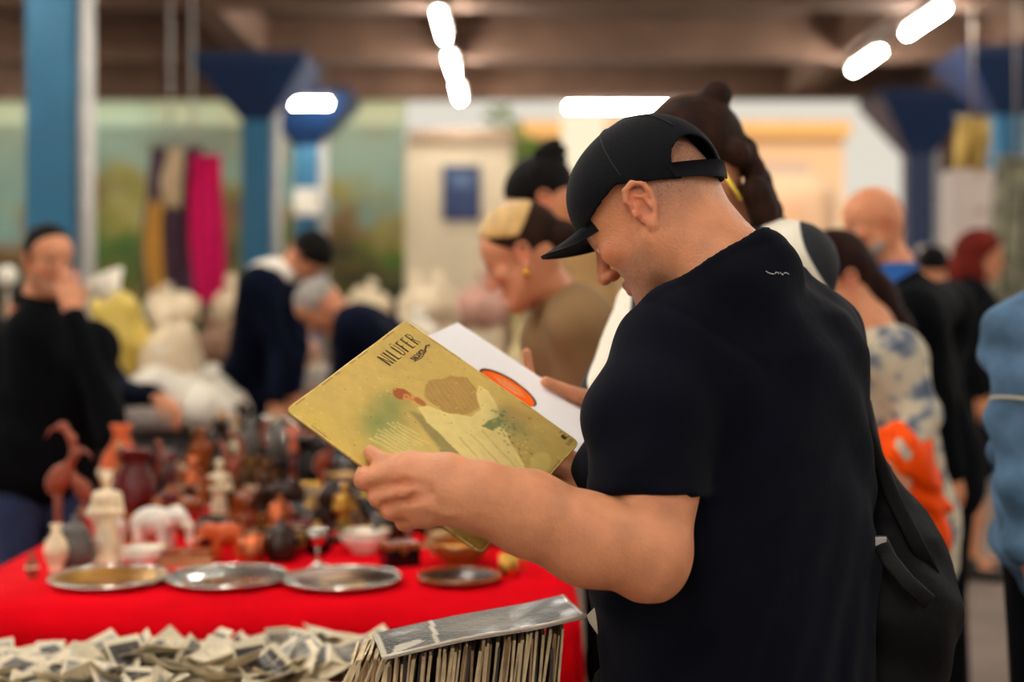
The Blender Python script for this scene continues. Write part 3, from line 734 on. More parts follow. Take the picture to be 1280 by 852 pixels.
keep = 1-np.maximum(0, np.hypot(np.maximum(np.abs(gx-.5)-.465, 0), np.maximum(np.abs(gy-.5)-.465, 0))-.0)/.035   # rounded corners
cxr, cyr = .5+(gx-.5), .5+(gy-.5)
ddx, ddy = np.maximum(np.abs(gx-.5)-.465, 0), np.maximum(np.abs(gy-.5)-.465, 0); hh = np.hypot(ddx, ddy); sc_ = np.where(hh > .035, .035/np.maximum(hh, 1e-9), 1)
cxr = .5+np.sign(gx-.5)*(np.minimum(np.abs(gx-.5), .465)+ddx*sc_); cyr = .5+np.sign(gy-.5)*(np.minimum(np.abs(gy-.5), .465)+ddy*sc_)
bow = .004*np.sin(gx*3.1)*np.sin(gy*2.6)+.0012*n1_
top = A+cxr[..., None]*sv2+cyr[..., None]*su+(bow[..., None]+.0022)*nS; bot = top-nS*.0042
gv = np.concatenate([top.reshape(-1, 3), bot.reshape(-1, 3)])
i_, j_ = np.meshgrid(np.arange(NG-1), np.arange(NG-1), indexing='ij'); a_ = (i_*NG+j_).ravel(); q_ = np.stack([a_, a_+1, a_+NG+1, a_+NG], 1); q2 = q_[:, ::-1]+NG*NG
per = [(i, 0) for i in range(NG)]+[(NG-1, j) for j in range(1, NG)]+[(i, NG-1) for i in range(NG-2, -1, -1)]+[(0, j) for j in range(NG-2, 0, -1)]
pi = np.array([i*NG+j for i, j in per]); pn_ = np.roll(pi, -1); q3 = np.stack([pi, pi+NG*NG, pn_+NG*NG, pn_], 1)
gf = np.concatenate([q_[:, ::-1], q2[:, ::-1], q3])
M_cover = mat('worn_printed_card', S(200, 170, 96), .55, var=.1, scale=60, bump=.08, bscale=90, attr=True, spec=.35)
M_ink = mat('dark_brown_ink', S(52, 38, 24), .6)
rec = thing('record_sleeve', 'old olive-yellow record sleeve with a painted lady in pale dress', 'record sleeve', (A+C)/2)
backc = np.tile(np.array(S(126, 108, 48)), (NG*NG, 1))
cover = obj('cover', (gv, gf), M_cover, rec, attr=np.concatenate([art.reshape(-1, 3), backc]))
LET = {'N': [[(0, 0), (0, 1)], [(.16, 0), (.16, 1)], [(.16, 1), (.62, 0)], [(.74, 0), (.74, 1)]], 'I': [[(.1, 0), (.1, 1)], [(.28, 0), (.28, 1)]],
       'L': [[(.05, 0), (.05, 1)], [(.2, 0), (.2, 1)], [(.05, 0), (.62, 0)]], 'U': [[(.05, 1), (.05, .2), (.2, .02), (.5, .02), (.66, .2), (.66, 1)], [(.2, 1), (.2, .2)], [(.2, 1.16), (.26, 1.16)], [(.48, 1.16), (.54, 1.16)]],
       'F': [[(.05, 0), (.05, 1), (.62, 1)], [(.2, 0), (.2, 1)], [(.05, .55), (.5, .55)]], 'E': [[(.62, 0), (.05, 0), (.05, 1), (.62, 1)], [(.2, 0), (.2, 1)], [(.05, .55), (.5, .55)]],
       'R': [[(.05, 0), (.05, 1), (.5, 1), (.66, .85), (.66, .68), (.5, .52), (.05, .52)], [(.2, 0), (.2, 1)], [(.3, .52), (.72, 0)]]}
mb = MB(); x0 = .640
def bowat(x, y): 
    i, j = int(np.clip(x, 0, 1)*(NG-1)), int(np.clip(y, 0, 1)*(NG-1)); return bow[i, j]+.0022+.0004
for ch in 'NILÜFER':
    for st in LET['U' if ch == 'Ü' else ch]:
        for (ax1, ay1), (ax2, ay2) in zip(st, st[1:]):
            p1 = (x0+ax1*.044, .135-ay1*.072); p2 = (x0+ax2*.044, .135-ay2*.072)
            a, b = cov(*p1, bowat(*p1)), cov(*p2, bowat(*p2)); dd = nrm(b-a); sd = np.cross(nS, dd)*.00055; a = a-dd*.0004; b = b+dd*.0004
            mb.slab([a-sd, b-sd, b+sd, a+sd], nS, .0002)
    x0 += .030 if ch == 'I' else .044
obj('title_lettering', mb.vf(), M_ink, rec, False)
mb = MB()
def stroke(pts, wd):
    for p1, p2 in zip(pts, pts[1:]):
        a, b = cov(*p1, bowat(*p1)), cov(*p2, bowat(*p2)); dd = nrm(b-a); sd = np.cross(nS, dd)*wd; mb.slab([a-sd-dd*wd*.5, b-sd+dd*wd*.5, b+sd+dd*wd*.5, a+sd-dd*wd*.5], nS, .0002)
for k in range(7): stroke([(.785+.016*k+.010*math.cos(a), .178+.013*math.sin(a*1.3+k)) for a in np.linspace(0, 5.5, 10)], .0006)
stroke([(.77, .19), (.82, .20), (.87, .19), (.93, .168)], .0006); stroke([(.89, .18), (.92, .165), (.945, .172), (.93, .18)], .0008)
obj('script_flourish', mb.vf(), M_ink, rec, False)
mb = MB(); stroke([(.955+.008*math.cos(a), .93+.008*math.sin(a)) for a in np.linspace(0, 6.3, 12)], .0018)
for k in range(4): stroke([(.925+.016*k, .958), (.93+.016*k, .972)], .0006)
for k in range(3): stroke([(.965, .90+.02*k), (.985, .905+.02*k)], .0005)
obj('corner_emblem', mb.vf(), M_ink, rec, False)

# white inner sleeve, half drawn out behind the cover, and the record in it
Bi, Ci = P(572, 403, 2.43), P(790, 548, 2.375)
e1 = nrm(Ci-Bi); SI = .305; Ci = Bi+e1*SI
best = None
for th in np.linspace(0, 2*math.pi, 720):
    c = nrm(np.cross(e1, V(0, 0, 1))); d = np.cross(e1, c); w_ = (c*math.cos(th)+d*math.sin(th))*SI
    a, b = Bi+w_, Ci+w_
    if a[1] > 2.40: continue
    pr = lambda p: V(640+FPX*p[0]/p[1], 377-FPX*(p[2]-EYE)/p[1])
    pa, pb = pr(a), pr(b); yy = pa[1]+(pb[1]-pa[1])*(709-pa[0])/(pb[0]-pa[0])
    er = abs(yy-580)
    if best is None or er < best[0]: best = (er, w_)
e2 = nrm(best[1]); nI = nrm(np.cross(e1, e2)); nI = nI if nI[1] < 0 else -nI
inn = thing('inner_sleeve', 'white paper inner sleeve showing an orange label, behind the yellow cover', 'record sleeve', Bi)
ci = Bi+(e1+e2)*SI/2
rows_v = []; rows_f = []
nr = 48
outer = []
for k in range(nr):
    a = 2*math.pi*k/nr; dx, dy = math.cos(a), math.sin(a); q = min(SI/2/max(abs(dx), 1e-9), SI/2/max(abs(dy), 1e-9))
    outer.append((dx*q, dy*q))
for lift in (.0006, -.0006):
    for k in range(nr): rows_v.append(ci+e1*outer[k][0]+e2*outer[k][1]+nI*lift)
    for k in range(nr): a = 2*math.pi*k/nr; rows_v.append(ci+(e1*math.cos(a)+e2*math.sin(a))*.053+nI*lift)
for k in range(nr):
    l = (k+1) % nr; rows_f += [(k, l, nr+l, nr+k), (2*nr+k, 3*nr+k, 3*nr+l, 2*nr+l), (k, 2*nr+k, 2*nr+l, l), (nr+k, nr+l, 3*nr+l, 3*nr+k)]
obj('paper_front', (np.array(rows_v), rows_f), mat('white_paper', S(238, 234, 236), .7, var=.02, bump=.1, bscale=30), inn, False)
obj('paper_back', MB().slab([Bi-nI*.0075, Bi+e1*SI-nI*.0075, Ci+best[1]-nI*.0075, Bi+best[1]-nI*.0075], nI, .0012).vf(), MATS['white_paper'], inn, False)
vr = thing('vinyl_record', 'black record with an orange centre label inside the white paper sleeve', 'record', ci)
def disc(c, n, r, t, seg=64):
    a = nrm(np.cross(n, V(0, 0, 1))); b = np.cross(n, a); mbx = MB()
    return mbx.slab([c+(a*math.cos(2*math.pi*k/seg)+b*math.sin(2*math.pi*k/seg))*r for k in range(seg)], n, t).vf()
obj('disc', disc(ci-nI*.0045, nI, .149, .002), mat('black_vinyl', S(12, 12, 14), .2), vr, False)
obj('label', disc(ci-nI*.0024, nI, .0500, .0004), mat('orange_label', S(250, 104, 18), .8, var=.12, scale=25, spec=.1), vr, False)
mb = MB()
for k in range(5): mb.slab([ci-nI*.0018+e1*(-.03+.006*abs(k-2))+e2*(-.03+.007*k), ci-nI*.0018+e1*(.03-.006*abs(k-2))+e2*(-.03+.007*k), ci-nI*.0018+e1*(.03-.006*abs(k-2))+e2*(-.0285+.007*k), ci-nI*.0018+e1*(-.03+.006*abs(k-2))+e2*(-.0285+.007*k)], nI, .0002)
obj('label_print', mb.vf(), mat('cream_print', S(240, 214, 170), .6), vr, False)
# mauve single sleeve under both
mc = P(676, 605, 2.045)
t = thing('single_sleeve', 'small plain mauve-pink sleeve tucked under the olive-yellow cover, against the navy shirt', 'record sleeve', mc)
obj('card', MB().slab([mc+eu*.07*a+ev*.07*b for a, b in ((-1, -1), (1, -1), (1, 1), (-1, 1))], nS, .003).vf(), mat('mauve_card', S(196, 140, 138), .6, var=.05), t, False)
obj('spine', MB().tube([mc+eu*.07+ev*.07, mc+eu*.07-ev*.07], .0022, 6).vf(), mat('mauve_edge', S(160, 108, 108), .6), t)

# ---- the black bag at his far hip
s = Sdf((.40, 1.95, .55), (.80, 2.52, 1.30), .008)
bc = P(1112, 742, 2.16)
Rb = np.array(Euler((0, math.radians(-12), math.radians(40))).to_matrix())
s.rc(P(1098, 590, 2.22), P(1112, 690, 2.17), .022, .072, 0).rc(P(1112, 690, 2.17), P(1116, 760, 2.15), .078, .094, .03).rc(P(1116, 760, 2.15), P(1108, 830, 2.15), .096, .094, .03)
s.warp(lambda X, Y, Z: .004*np.sin(40*(X+Z)+5*np.sin(9*Y))*np.sin(30*Z-12*X))
t = thing('shoulder_bag', 'black bulging shoulder bag hanging at the reading man\'s far hip', 'bag', (bc[0], bc[1], .6))
M_bag = mat('black_nylon', S(5, 5, 8), .6, spec=.12, var=.2, bump=.4, bscale=30)
M_strap = mat('dark_grey_webbing', S(16, 17, 20), .55, bump=.3, bscale=300, spec=.2)
obj('pouch', s.mesh(), M_bag, t)
obj('strap', MB().tube([P(1080, 500, 2.27), P(1094, 565, 2.2), P(1118, 625, 2.105), P(1146, 680, 2.085), P(1166, 720, 2.09)], .012, 10, flat=.25, up=(0, 1, 0)).vf(), M_bag, t)
obj('webbing', MB().tube([P(1098, 672, 2.06), P(1112, 700, 2.03), P(1135, 728, 2.025), P(1162, 752, 2.035)], .012, 10, flat=.25, up=(0, 1, 0)).vf(), M_strap, t)
obj('buckle', MB().box(P(1097, 676, 2.055)-V(.012, .006, .007), P(1097, 676, 2.055)+V(.012, .006, .007), bev=.002).vf(), mat('buckle_metal', S(170, 170, 172), .3, .8), t, False)
# ---- small printed mark at the back of the T-shirt, laid on the cloth
from mathutils.bvhtree import BVHTree
def ray_on(o, px, py):
    me = o.data; off = Vector(o.parent.location) if o.parent else Vector((0, 0, 0))
    if o.name not in BV: BV[o.name] = BVHTree.FromPolygons([v.co for v in me.vertices], [p.vertices for p in me.polygons])
    org = Vector((0, 0, EYE)); d = (Vector(P(px, py, 2.0))-org).normalized()
    h = BV[o.name].ray_cast(org-off, d); return np.array(h[0]+off), np.array(h[1])
BV = {}
mb = MB()
for gl in ([(0, 4.5), (2, 2.2), (6, .8), (9, .6)], [(10.5, 1), (10, 3), (11.5, 4.2), (13.5, 3.6), (14, 1.2)], [(15, 4.6), (17, 2.4), (19, 1.6), (17.5, 1.2)], [(19.5, 4), (21.5, 5.2), (23.5, 4.4), (25, 3)]):
    for (x1, y1), (x2, y2) in zip(gl, gl[1:]):
        q = []
        for x, y in ((x1, y1), (x2, y2)): q.append(ray_on(shirt, 957+x*1.15, 342-y*.75+x*.12))
        (a, n), (b, _n) = q; dd = nrm(b-a); sd = nrm(np.cross(n, dd))*.0007
        mb.slab([a-sd+n*.0006, b-sd+n*.0006, b+sd+n*.0006, a+sd+n*.0006], n, .0003)
obj('back_print', mb.vf(), mat('pale_print', S(170, 170, 176), .7), man, False)

# ------------------------------------------------------------------ stalls
def cloth_box(name, label, x0, x1, y0, y1, z, hem, mtl, seed, legs=True):
    """a table under a cloth: top and hanging sides with soft folds"""
    t = thing(name, label, 'table', ((x0+x1)/2, (y0+y1)/2, 0))
    rg = np.random.default_rng(seed)
    per_ = []; st = .02
    def seg(a, b):
        n = max(2, int(np.hypot(*(np.array(b)-a))/st)); return [np.array(a)+(np.array(b)-np.array(a))*i/n for i in range(n)]
    pts = np.array(seg((x0, y0), (x1, y0))+seg((x1, y0), (x1, y1))+seg((x1, y1), (x0, y1))+seg((x0, y1), (x0, y0)))
    nx_ = np.roll(pts, -1, 0)-np.roll(pts, 1, 0); no = np.stack([nx_[:, 1], -nx_[:, 0]], 1); no /= np.linalg.norm(no, axis=1)[:, None]+1e-9
    n = len(pts); ss = np.arange(n)*st; rows = []
    for k, dz in enumerate(np.linspace(0, z-hem, 14)):
        am = .020*(dz/(z-hem))**.7; off = am*(np.sin(ss*11+2*np.sin(ss*3.1))+.6*np.sin(ss*23+1.3))+.006+.01*dz
        rows.append(np.concatenate([pts+no*off[:, None], np.full((n, 1), z-dz)-.004*(k > 0)], 1))
    v = np.concatenate(rows); f = [(k*n+i, k*n+(i+1) % n, (k+1)*n+(i+1) % n, (k+1)*n+i) for k in range(13) for i in range(n)]
    f = [tuple(reversed(q)) for q in f]+[tuple(range(n))]
    obj('cloth', (v, f), mtl, t)
    if legs:
        for a in (x0+.06, x1-.06):
            for b in (y0+.06, y1-.06): obj('leg', MB().tube([(a, b, 0), (a, b, z-.03)], .02, 8).vf(), M_fix, t)
    return t
TZ = .78
cloth_box('bric_a_brac_table', 'long table under a bright red cloth, crowded with bric-a-brac', -1.27, .14, 3.05, 5.6, TZ, .12, M_red_cloth, 1)
PZ = .70
cloth_box('photo_table', 'low red-draped table in front, heaped with loose old photographs', -1.30, .085, 1.99, 2.96, PZ, .1, mat('deep_red_cloth', S(190, 12, 30), .9, var=.12, scale=4, bump=.4, bscale=9, spec=.06), 2)

# ---- the packed box of old paper sleeves and the cellophaned print on top
M_edge = mat('aged_paper_edge', S(196, 176, 140), .75, var=.25, scale=40)
M_edge2 = mat('brown_paper_edge', S(140, 112, 80), .75, var=.25, scale=40)
M_edge3 = mat('dark_card', S(52, 44, 40), .7, var=.3, scale=40)
t = thing('card_box', 'open black box packed with upright old photo cards, under the glossy print', 'box', (-.13, 2.11, PZ))
bx0, bx1, by0, by1 = P(402, 800, 2.04)[0], P(684, 800, 2.04)[0]+.004, 2.03, 2.19
obj('base', MB().box((bx0-.07, by0, PZ), (bx1, by1, PZ+.006)).vf(), M_edge3, t, False)
obj('end_panel', MB().box((bx1, by0-.004, PZ), (bx1+.004, by1, PZ+.245)).vf(), M_edge3, t, False)
obj('end_panel', MB().box((bx0-.074, by0-.004, PZ), (bx0-.07, by1, PZ+.045)).vf(), M_edge3, t, False)
obj('back_panel', MB().box((bx0+.06, by1, PZ), (bx1, by1+.004, PZ+.228)).vf(), M_edge3, t, False)
obj('front_panel', MB().box((bx0-.07, by0-.004, PZ), (bx1, by0, PZ+.05)).vf(), M_edge3, t, False)
ncard = 100
for i in range(ncard):
    q = i/(ncard-1); rg = random.Random(i)
    lean = (.33 if q < .2 else .08)+.05*rg.random()+(.12*(.2-q)/.2 if q < .2 else .2*max(0, .28-q))
    x = bx0-.06+(bx1-bx0+.052)*q; zt_ = .938+.053*min(1, max(0, (x+math.sin(lean)*.22+.18)/.29))-.008-.016*rg.random()+(.012*rg.random() if q < .2 else 0); hgt = (zt_-PZ-.007)/math.cos(lean); wd = .130+.018*rg.random(); th = .0013+.0012*rg.random()
    bow_ = (.006*rg.random()-.003); y0 = by0+.003+.012*rg.random()
    mb = MB(); pts = []
    nn = 6; v = []
    for k in range(nn):
        u = k/(nn-1); xx = x+math.sin(lean)*hgt*u+bow_*math.sin(u*3.14); zz = PZ+.007+math.cos(lean)*hgt*u
        for yy in (y0, y0+wd):
            skew = .006*math.sin(i*1.7)*(yy-y0)/wd
            v += [(xx-th+skew, yy, zz), (xx+th+skew, yy, zz)]
    f = []
    for k in range(nn-1):
        a, b = 4*k, 4*k+4
        f += [(a, a+1, b+1, b), (a+1, a+3, b+3, b+1), (a+3, a+2, b+2, b+3), (a+2, a, b, b+2)]
    f += [(0, 2, 3, 1), (4*nn-4, 4*nn-3, 4*nn-1, 4*nn-2)]
    o = obj('photo_card', (np.array(v), f), (M_edge, M_edge2, M_edge, M_edge3, M_edge)[rg.randrange(5)] if rg.random() < .9 else M_edge, None, False)
    tag(o, 'old card standing on edge in the tightly packed black box', 'card', 'cards packed in the black box')
nl, nr_, fr, fl = P(478, 822, 1.99), P(733, 769, 2.02), P(704, 741, 2.21), P(465, 791, 2.16)
pr = bpy.data.materials.new('glossy_old_print'); pr.use_nodes = True; nt = pr.node_tree; N = nt.nodes; L = nt.links
at = N.new('ShaderNodeAttribute'); at.attribute_name = 'tint'; bs = N['Principled BSDF']; L.new(at.outputs['Color'], bs.inputs['Base Color']); bs.inputs['Roughness'].default_value = .42; bs.inputs['Specular IOR Level'].default_value = .35; bs.inputs['Coat Weight'].default_value = .12; bs.inputs['Coat Roughness'].default_value = .15
nz = N.new('ShaderNodeTexNoise'); nz.inputs['Scale'].default_value = 28; bp = N.new('ShaderNodeBump'); bp.inputs['Strength'].default_value = .5; bp.inputs['Distance'].default_value = .01
L.new(nz.outputs[0], bp.inputs['Height']); L.new(bp.outputs[0], bs.inputs['Normal'])
gu, gw = 90, 50; U_, W_ = np.meshgrid(np.linspace(0, 1, gu), np.linspace(0, 1, gw), indexing='ij')
top = (nl*(1-U_[..., None])+nr_*U_[..., None])*(1-W_[..., None])+(fl*(1-U_[..., None])+fr*U_[..., None])*W_[..., None]
wr = snoise(U_*1.2, W_, 21, 3, 2)*.0025+.004*np.sin(U_*6)*.5; top = top+np.array([0, 0, 1.])*wr[..., None]
g = .09+.07*snoise(U_, W_, 22, 4, 2)+.06*snoise(U_, W_, 23, 3, 8)
g = g+.34*np.exp(-((U_-.55)/.16)**2-((W_-.45)/.22)**2)*(.5+.5*snoise(U_, W_, 24, 3, 6)); g = g-.28*np.exp(-((U_-.85)/.10)**2-((W_-.45)/.3)**2); g = g-.3*np.exp(-((U_-.05)/.05)**2-((W_-.35)/.3)**2)
g = np.where((np.abs(U_-.27-.03*W_) < .012), .75, g); g = np.where(inpoly(U_, W_, [(.05, .08), (.22, .22), (.2, .34), (.08, .3)]), .62, g); g = np.where((U_ < .03) | (W_ < .04) | (U_ > .985), .62, g)
g = np.clip(g, .015, .7)[..., None]*np.array(S(236, 224, 200))
pv = np.concatenate([top.reshape(-1, 3), (top-V(0, 0, .0025)).reshape(-1, 3)])
i_, j_ = np.meshgrid(np.arange(gu-1), np.arange(gw-1), indexing='ij'); a_ = (i_*gw+j_).ravel(); q_ = np.stack([a_, a_+gw, a_+gw+1, a_+1], 1)
per = [(i, 0) for i in range(gu)]+[(gu-1, j) for j in range(1, gw)]+[(i, gw-1) for i in range(gu-2, -1, -1)]+[(0, j) for j in range(gw-2, 0, -1)]
pi = np.array([i*gw+j for i, j in per]); pn_ = np.roll(pi, -1); q3 = np.stack([pi, pi+gu*gw, pn_+gu*gw, pn_], 1)
t = thing('glossy_print', 'large glossy black-and-white print in clear wrap, lying across the packed card box', 'photograph', top[20, 20])
obj('sheet', (pv, np.concatenate([q_, q_[:, ::-1]+gu*gw, q3])), pr, t, attr=np.concatenate([g.reshape(-1, 3), np.full((gu*gw, 3), .5)]))
obj('wrap_edge', MB().tube([nl*(1-k)+nr_*k+V(0, -.002, .003+float(wr[int(k*(gu-1)), 0])) for k in np.linspace(0, 1, 16)], .0022, 6).vf(), mat('clear_wrap_fold', S(214, 206, 190), .2, coat=.5), t)
obj('wrap_corner', MB().slab([nr_, nr_+V(.012, .0, .012), nr_+V(.018, .004, -.03), nr_+V(.004, 0, -.01)], (0, -1, 0), .001).vf(), MATS['clear_wrap_fold'], t, False)

# ---- heap of loose photographs
M_ph = [mat('old_photo_cream', S(214, 200, 170), .45, var=.2, scale=30), mat('old_photo_sepia', S(150, 126, 94), .4, var=.55, scale=26), mat('old_photo_grey', S(132, 128, 122), .35, var=.7, scale=26), mat('old_photo_dark', S(64, 58, 56), .35, var=.8, scale=24), mat('old_photo_white', S(212, 200, 172), .6, var=.12, scale=20)]
def print_mesh(wd, dp, curl, m1, m2):
    n = 6; v = []; f = []; mi = []
    for th in (0, -.0008):
        for i in range(n):
            for j in range(2):
                x = wd*(i/(n-1)-.5); v.append((x, dp*(j-.5), curl*(2*x/wd)**2+th))
    m = 2*n
    for i in range(n-1):
        a = 2*i; f.append((a, a+2, a+3, a+1)); f.append((a+m, a+1+m, a+3+m, a+2+m)); f.append((a, a+m, a+2+m, a+2)); f.append((a+1, a+3, a+3+m, a+1+m)); mi += [0, 1, 1, 1]
    f += [(0, 1, 1+m, m), (2*n-2, 2*n-2+m, 2*n-1+m, 2*n-1)]; mi += [1, 1]
    # printed face inside a border
    e = .08; a, b = wd*(.5-e), dp*(.5-e); k = len(v); ns = 6
    for i in range(ns):
        x = -a+2*a*i/(ns-1)
        for y in (-b, b): v.append((x, y, curl*(2*x/wd)**2+.0004))
    for i in range(ns-1): f.append((k+2*i, k+2*i+2, k+2*i+3, k+2*i+1)); mi.append(2)
    return np.array(v), f, mi, m1, m2
protos = []
for i in range(12):
    r = random.Random(100+i); v, f, mi, _, _ = print_mesh(.085+.06*r.random(), .06+.035*r.random(), .004+.012*r.random(), 0, 0)
    o = obj('loose_photograph', (v, f, mi), [M_ph[4] if i % 2 else M_ph[0], M_ph[0], M_ph[1+i % 3] if i % 3 else M_ph[0]], None, False)
    protos.append(o)
rp = random.Random(3)
def heap_z(x, y): return .055*math.exp(-((x+.62)/.36)**2-((y-2.70)/.22)**2)+.035*math.exp(-((x+.32)/.16)**2-((y-2.80)/.16)**2)
n_ph = 0
for i in range(300):
    for _ in range(30):
        x = rp.uniform(-1.22, -.02); y = rp.uniform(2.32, 2.955)
        dens = .16+1.0*math.exp(-((x+.60)/.38)**2-((y-2.72)/.26)**2)
        if x > -.40 and y < 2.34: continue
        if x > bx1-.1 and y < 2.62: continue
        if x < -1.0 and y < 2.5: continue
        if rp.random() < dens: break
    else: continue
    if x > -.40 and y < 2.34: continue
    lvl = rp.random()
    c = protos[n_ph % 12] if n_ph < 12 else protos[rp.randrange(12)].copy()
    if n_ph >= 12: COL.objects.link(c)
    c.location = (x, y, PZ+.006+heap_z(x, y)*(.35+.65*lvl)+.004)
    am = .10+.35*min(1, heap_z(x, y)/.05)
    c.rotation_euler = (rp.gauss(0, am*.6), rp.gauss(0, am*.6), rp.uniform(0, 6.28))
    tag(c, 'loose old photograph in the jumbled heap on the low red table', 'photograph', 'loose photographs heaped on the red table')
    n_ph += 1

# ------------------------------------------------------------------ other people
def figure(label, HO, yaw, pitch=0, byaw=None, J=None, top=M_navy, legs=M_black, hair=None, hairm=None, top_len=.08, hands=(), group=None, skin=SKIN, stubble=0, extra=None, sleeve=1.0, roll=0, shoe=None, res=.011, fat=1.0, hgt=None, bare=False, thick=1.0, brow=S(40, 28, 20)):
    """a person from the point between the ears HO; J overrides joints (world)"""
    HO = np.array(HO, float); byaw = yaw if byaw is None else byaw
    R = frame(None, yaw, pitch, roll)
    f = V(math.cos(math.radians(byaw)), math.sin(math.radians(byaw)), 0); l = V(-f[1], f[0], 0); up = V(0, 0, 1)
    h = hgt or HO[2]/.927
    Q = dict(neck=HO+R@V(-.022, 0, -.10)-up*.03-f*.015)
    if J and 'neck' in J: Q['neck'] = np.array(J['neck'])
    n = Q['neck']; Q['pelvis'] = V(n[0], n[1], .53*h)-f*.01
    if J and 'pelvis' in J: Q['pelvis'] = np.array(J['pelvis'])
    ax = nrm(n-Q['pelvis'])
    Q['sl'] = n-ax*.055+l*.175*fat; Q['sr'] = n-ax*.055-l*.175*fat
    for k in 'lr':
        if J and 's'+k in J: Q['s'+k] = np.array(J['s'+k])
        sg = 1 if k == 'l' else -1
        Q['e'+k] = Q['s'+k]+l*sg*.05-f*.02-up*.28; 
        if J and 'e'+k in J: Q['e'+k] = np.array(J['e'+k])
        Q['w'+k] = Q['e'+k]+f*.08-up*.235
        if J and 'w'+k in J: Q['w'+k] = np.array(J['w'+k])
        Q['h'+k] = Q['pelvis']+l*sg*.09-up*.05; Q['k'+k] = V(*(Q['h'+k][:2]+f[:2]*.02), .285*h); Q['a'+k] = V(*(Q['h'+k][:2]+f[:2]*-.01+l[:2]*sg*.01), .05*h)
        for j in 'ka':
            if J and j+k in J: Q[j+k] = np.array(J[j+k])
    base = (Q['al']+Q['ar'])/2
    t = thing('person', label, 'person', (base[0], base[1], 0), group)
    lc = lambda p: R.T@(np.array(p)-HO)
    nk = [((-.022, 0, -.02), lc(Q['neck']), .058*thick, .060*thick), (lc(Q['neck']), lc(Q['neck']-ax*.10), .060*thick, .075)]
    rs = .0045
    s = head_sdf((-.15, -.17, -.30), (.15, .17, .15), rs, nk); v, fq = s.mesh(); ms = [(v@R.T+HO, fq)]; tn = [head_tint(v, skin, stubble, brow=brow)]
    al = np.array(list(Q.values())); lo, hi = al.min(0)-.2, al.max(0)+.2; lo[2] = -.02; hi[2] = max(Q['sl'][2], Q['sr'][2], n[2])+.12
    s = Sdf(lo, hi, .014)
    s.rc(Q['sl'], Q['sr'], .045, .045, 0).rc(n-ax*.08, Q['pelvis'], .09, .10, .05)
    for k in 'lr':
        s.rc(Q['s'+k], Q['e'+k], .042, .036, .03).rc(Q['e'+k], Q['w'+k], .036, .027, .02).rc(Q['h'+k], Q['k'+k], .075, .05, .03).rc(Q['k'+k], Q['k'+k]*.55+Q['a'+k]*.45, .05, .053, .02).rc(Q['k'+k]*.55+Q['a'+k]*.45, Q['a'+k], .053, .035, .02).rc(Q['a'+k], Q['a'+k]+f*.12-up*.04, .035, .028, .02)
    ms.append(s.mesh()); tn.append(np.tile(np.array(skin), (len(ms[-1][0]), 1)))
    for k in 'lr':
        hd = next((x for x in hands if x[0] == k), None)
        if hd and len(hd) == 2: ms.append(hd[1]); tn.append(np.tile(np.array(skin), (len(hd[1][0]), 1))); continue
        if hd: fd, pm, cu = hd[1:4]
        else: fd, pm, cu = nrm(Q['w'+k]-Q['e'+k])*.6-up*.5, -l*(1 if k == 'l' else -1), .3
        sd = 1 if k == 'r' else -1
        m = hand_sdf(Q['w'+k], fd, pm, sd, cu, .0045, Q['w'+k]+nrm(Q['e'+k]-Q['w'+k])*.06).mesh()
        ms.append(m); tn.append(np.tile(np.array(skin), (len(m[0]), 1)))
    obj('body', join(*ms), M_skin, t, attr=np.concatenate(tn))
    s = Sdf(lo, hi, res)
    s.rc(Q['sl'], Q['sr'], .070*fat, .070*fat, 0).rc(n-ax*.14+f*.02, Q['pelvis'], .125*fat, .135*fat, .06)
    for k in 'lr': s.rc(Q['s'+k]-ax*.03, Q['pelvis']+l*.09*(1 if k == 'l' else -1), .085*fat, .09*fat, .06)
    s.rc(n, n-ax*.10, .066*thick, .09, .03)
    for k in 'lr':
        e = Q['e'+k]; w_ = e+(Q['w'+k]-e)*.97
        s.rc(Q['s'+k], e, .066*fat, .056, .03)
        if sleeve > .6: s.rc(e, w_, .056, .043, .02)
    if top_len > .05:
        for k in 'lr': s.rc(Q['pelvis']+l*.05*(1 if k == 'l' else -1), Q['pelvis']+l*.06*(1 if k == 'l' else -1)-up*top_len, .115*fat, .125*fat, .05)
    nv = -ax; cp = n+ax*.012
    X, Y, Z = np.meshgrid(*s.ax, indexing='ij', sparse=True)
    ab = (X-cp[0])*ax[0]+(Y-cp[1])*ax[1]+(Z-cp[2])*ax[2]
    rr = (X-n[0])**2+(Y-n[1])**2+(Z-n[2])**2
    s.d = np.where(rr < .10**2, np.maximum(s.d, ab), s.d).astype(np.float32)
    s.warp(lambda X, Y, Z: .004*np.sin(34*(X+Z*.8)+5*np.sin(7*Y+2*Z))*np.sin(9*Z+6*X))
    clothes = top if not isinstance(top, str) else MATS[top]
    obj('top', relax(s.mesh(), 1), clothes, t)
    s = Sdf(V(lo[0], lo[1], -.01), V(hi[0], hi[1], Q['pelvis'][2]+.2), .013)
    s.rc(Q['pelvis']+l*.06, Q['pelvis']-l*.06, .118*fat, .118*fat, 0)
    for k in 'lr':
        if bare: s.rc(Q['h'+k], Q['h'+k]*.35+Q['k'+k]*.65, .10, .115, .04)
        else: s.rc(Q['h'+k], Q['k'+k], .098, .072, .03).rc(Q['k'+k], Q['a'+k]-up*.01, .072, .058, .02)
    obj('skirt' if bare else 'trousers', s.mesh(), legs, t)
    for k in 'lr':
        a = Q['a'+k]; s = Sdf(a-V(.24, .24, .12), a+V(.24, .24, .1), .009)
        s.rc(a-f*.02-up*.045, a+f*.15-up*.055, .042, .038, 0).rc(a, a-up*.04, .05, .045, .02).cut(lambda X, Y, Z: .002-Z)
        obj('shoe', s.mesh(), shoe or MATS['black_leather'], t)
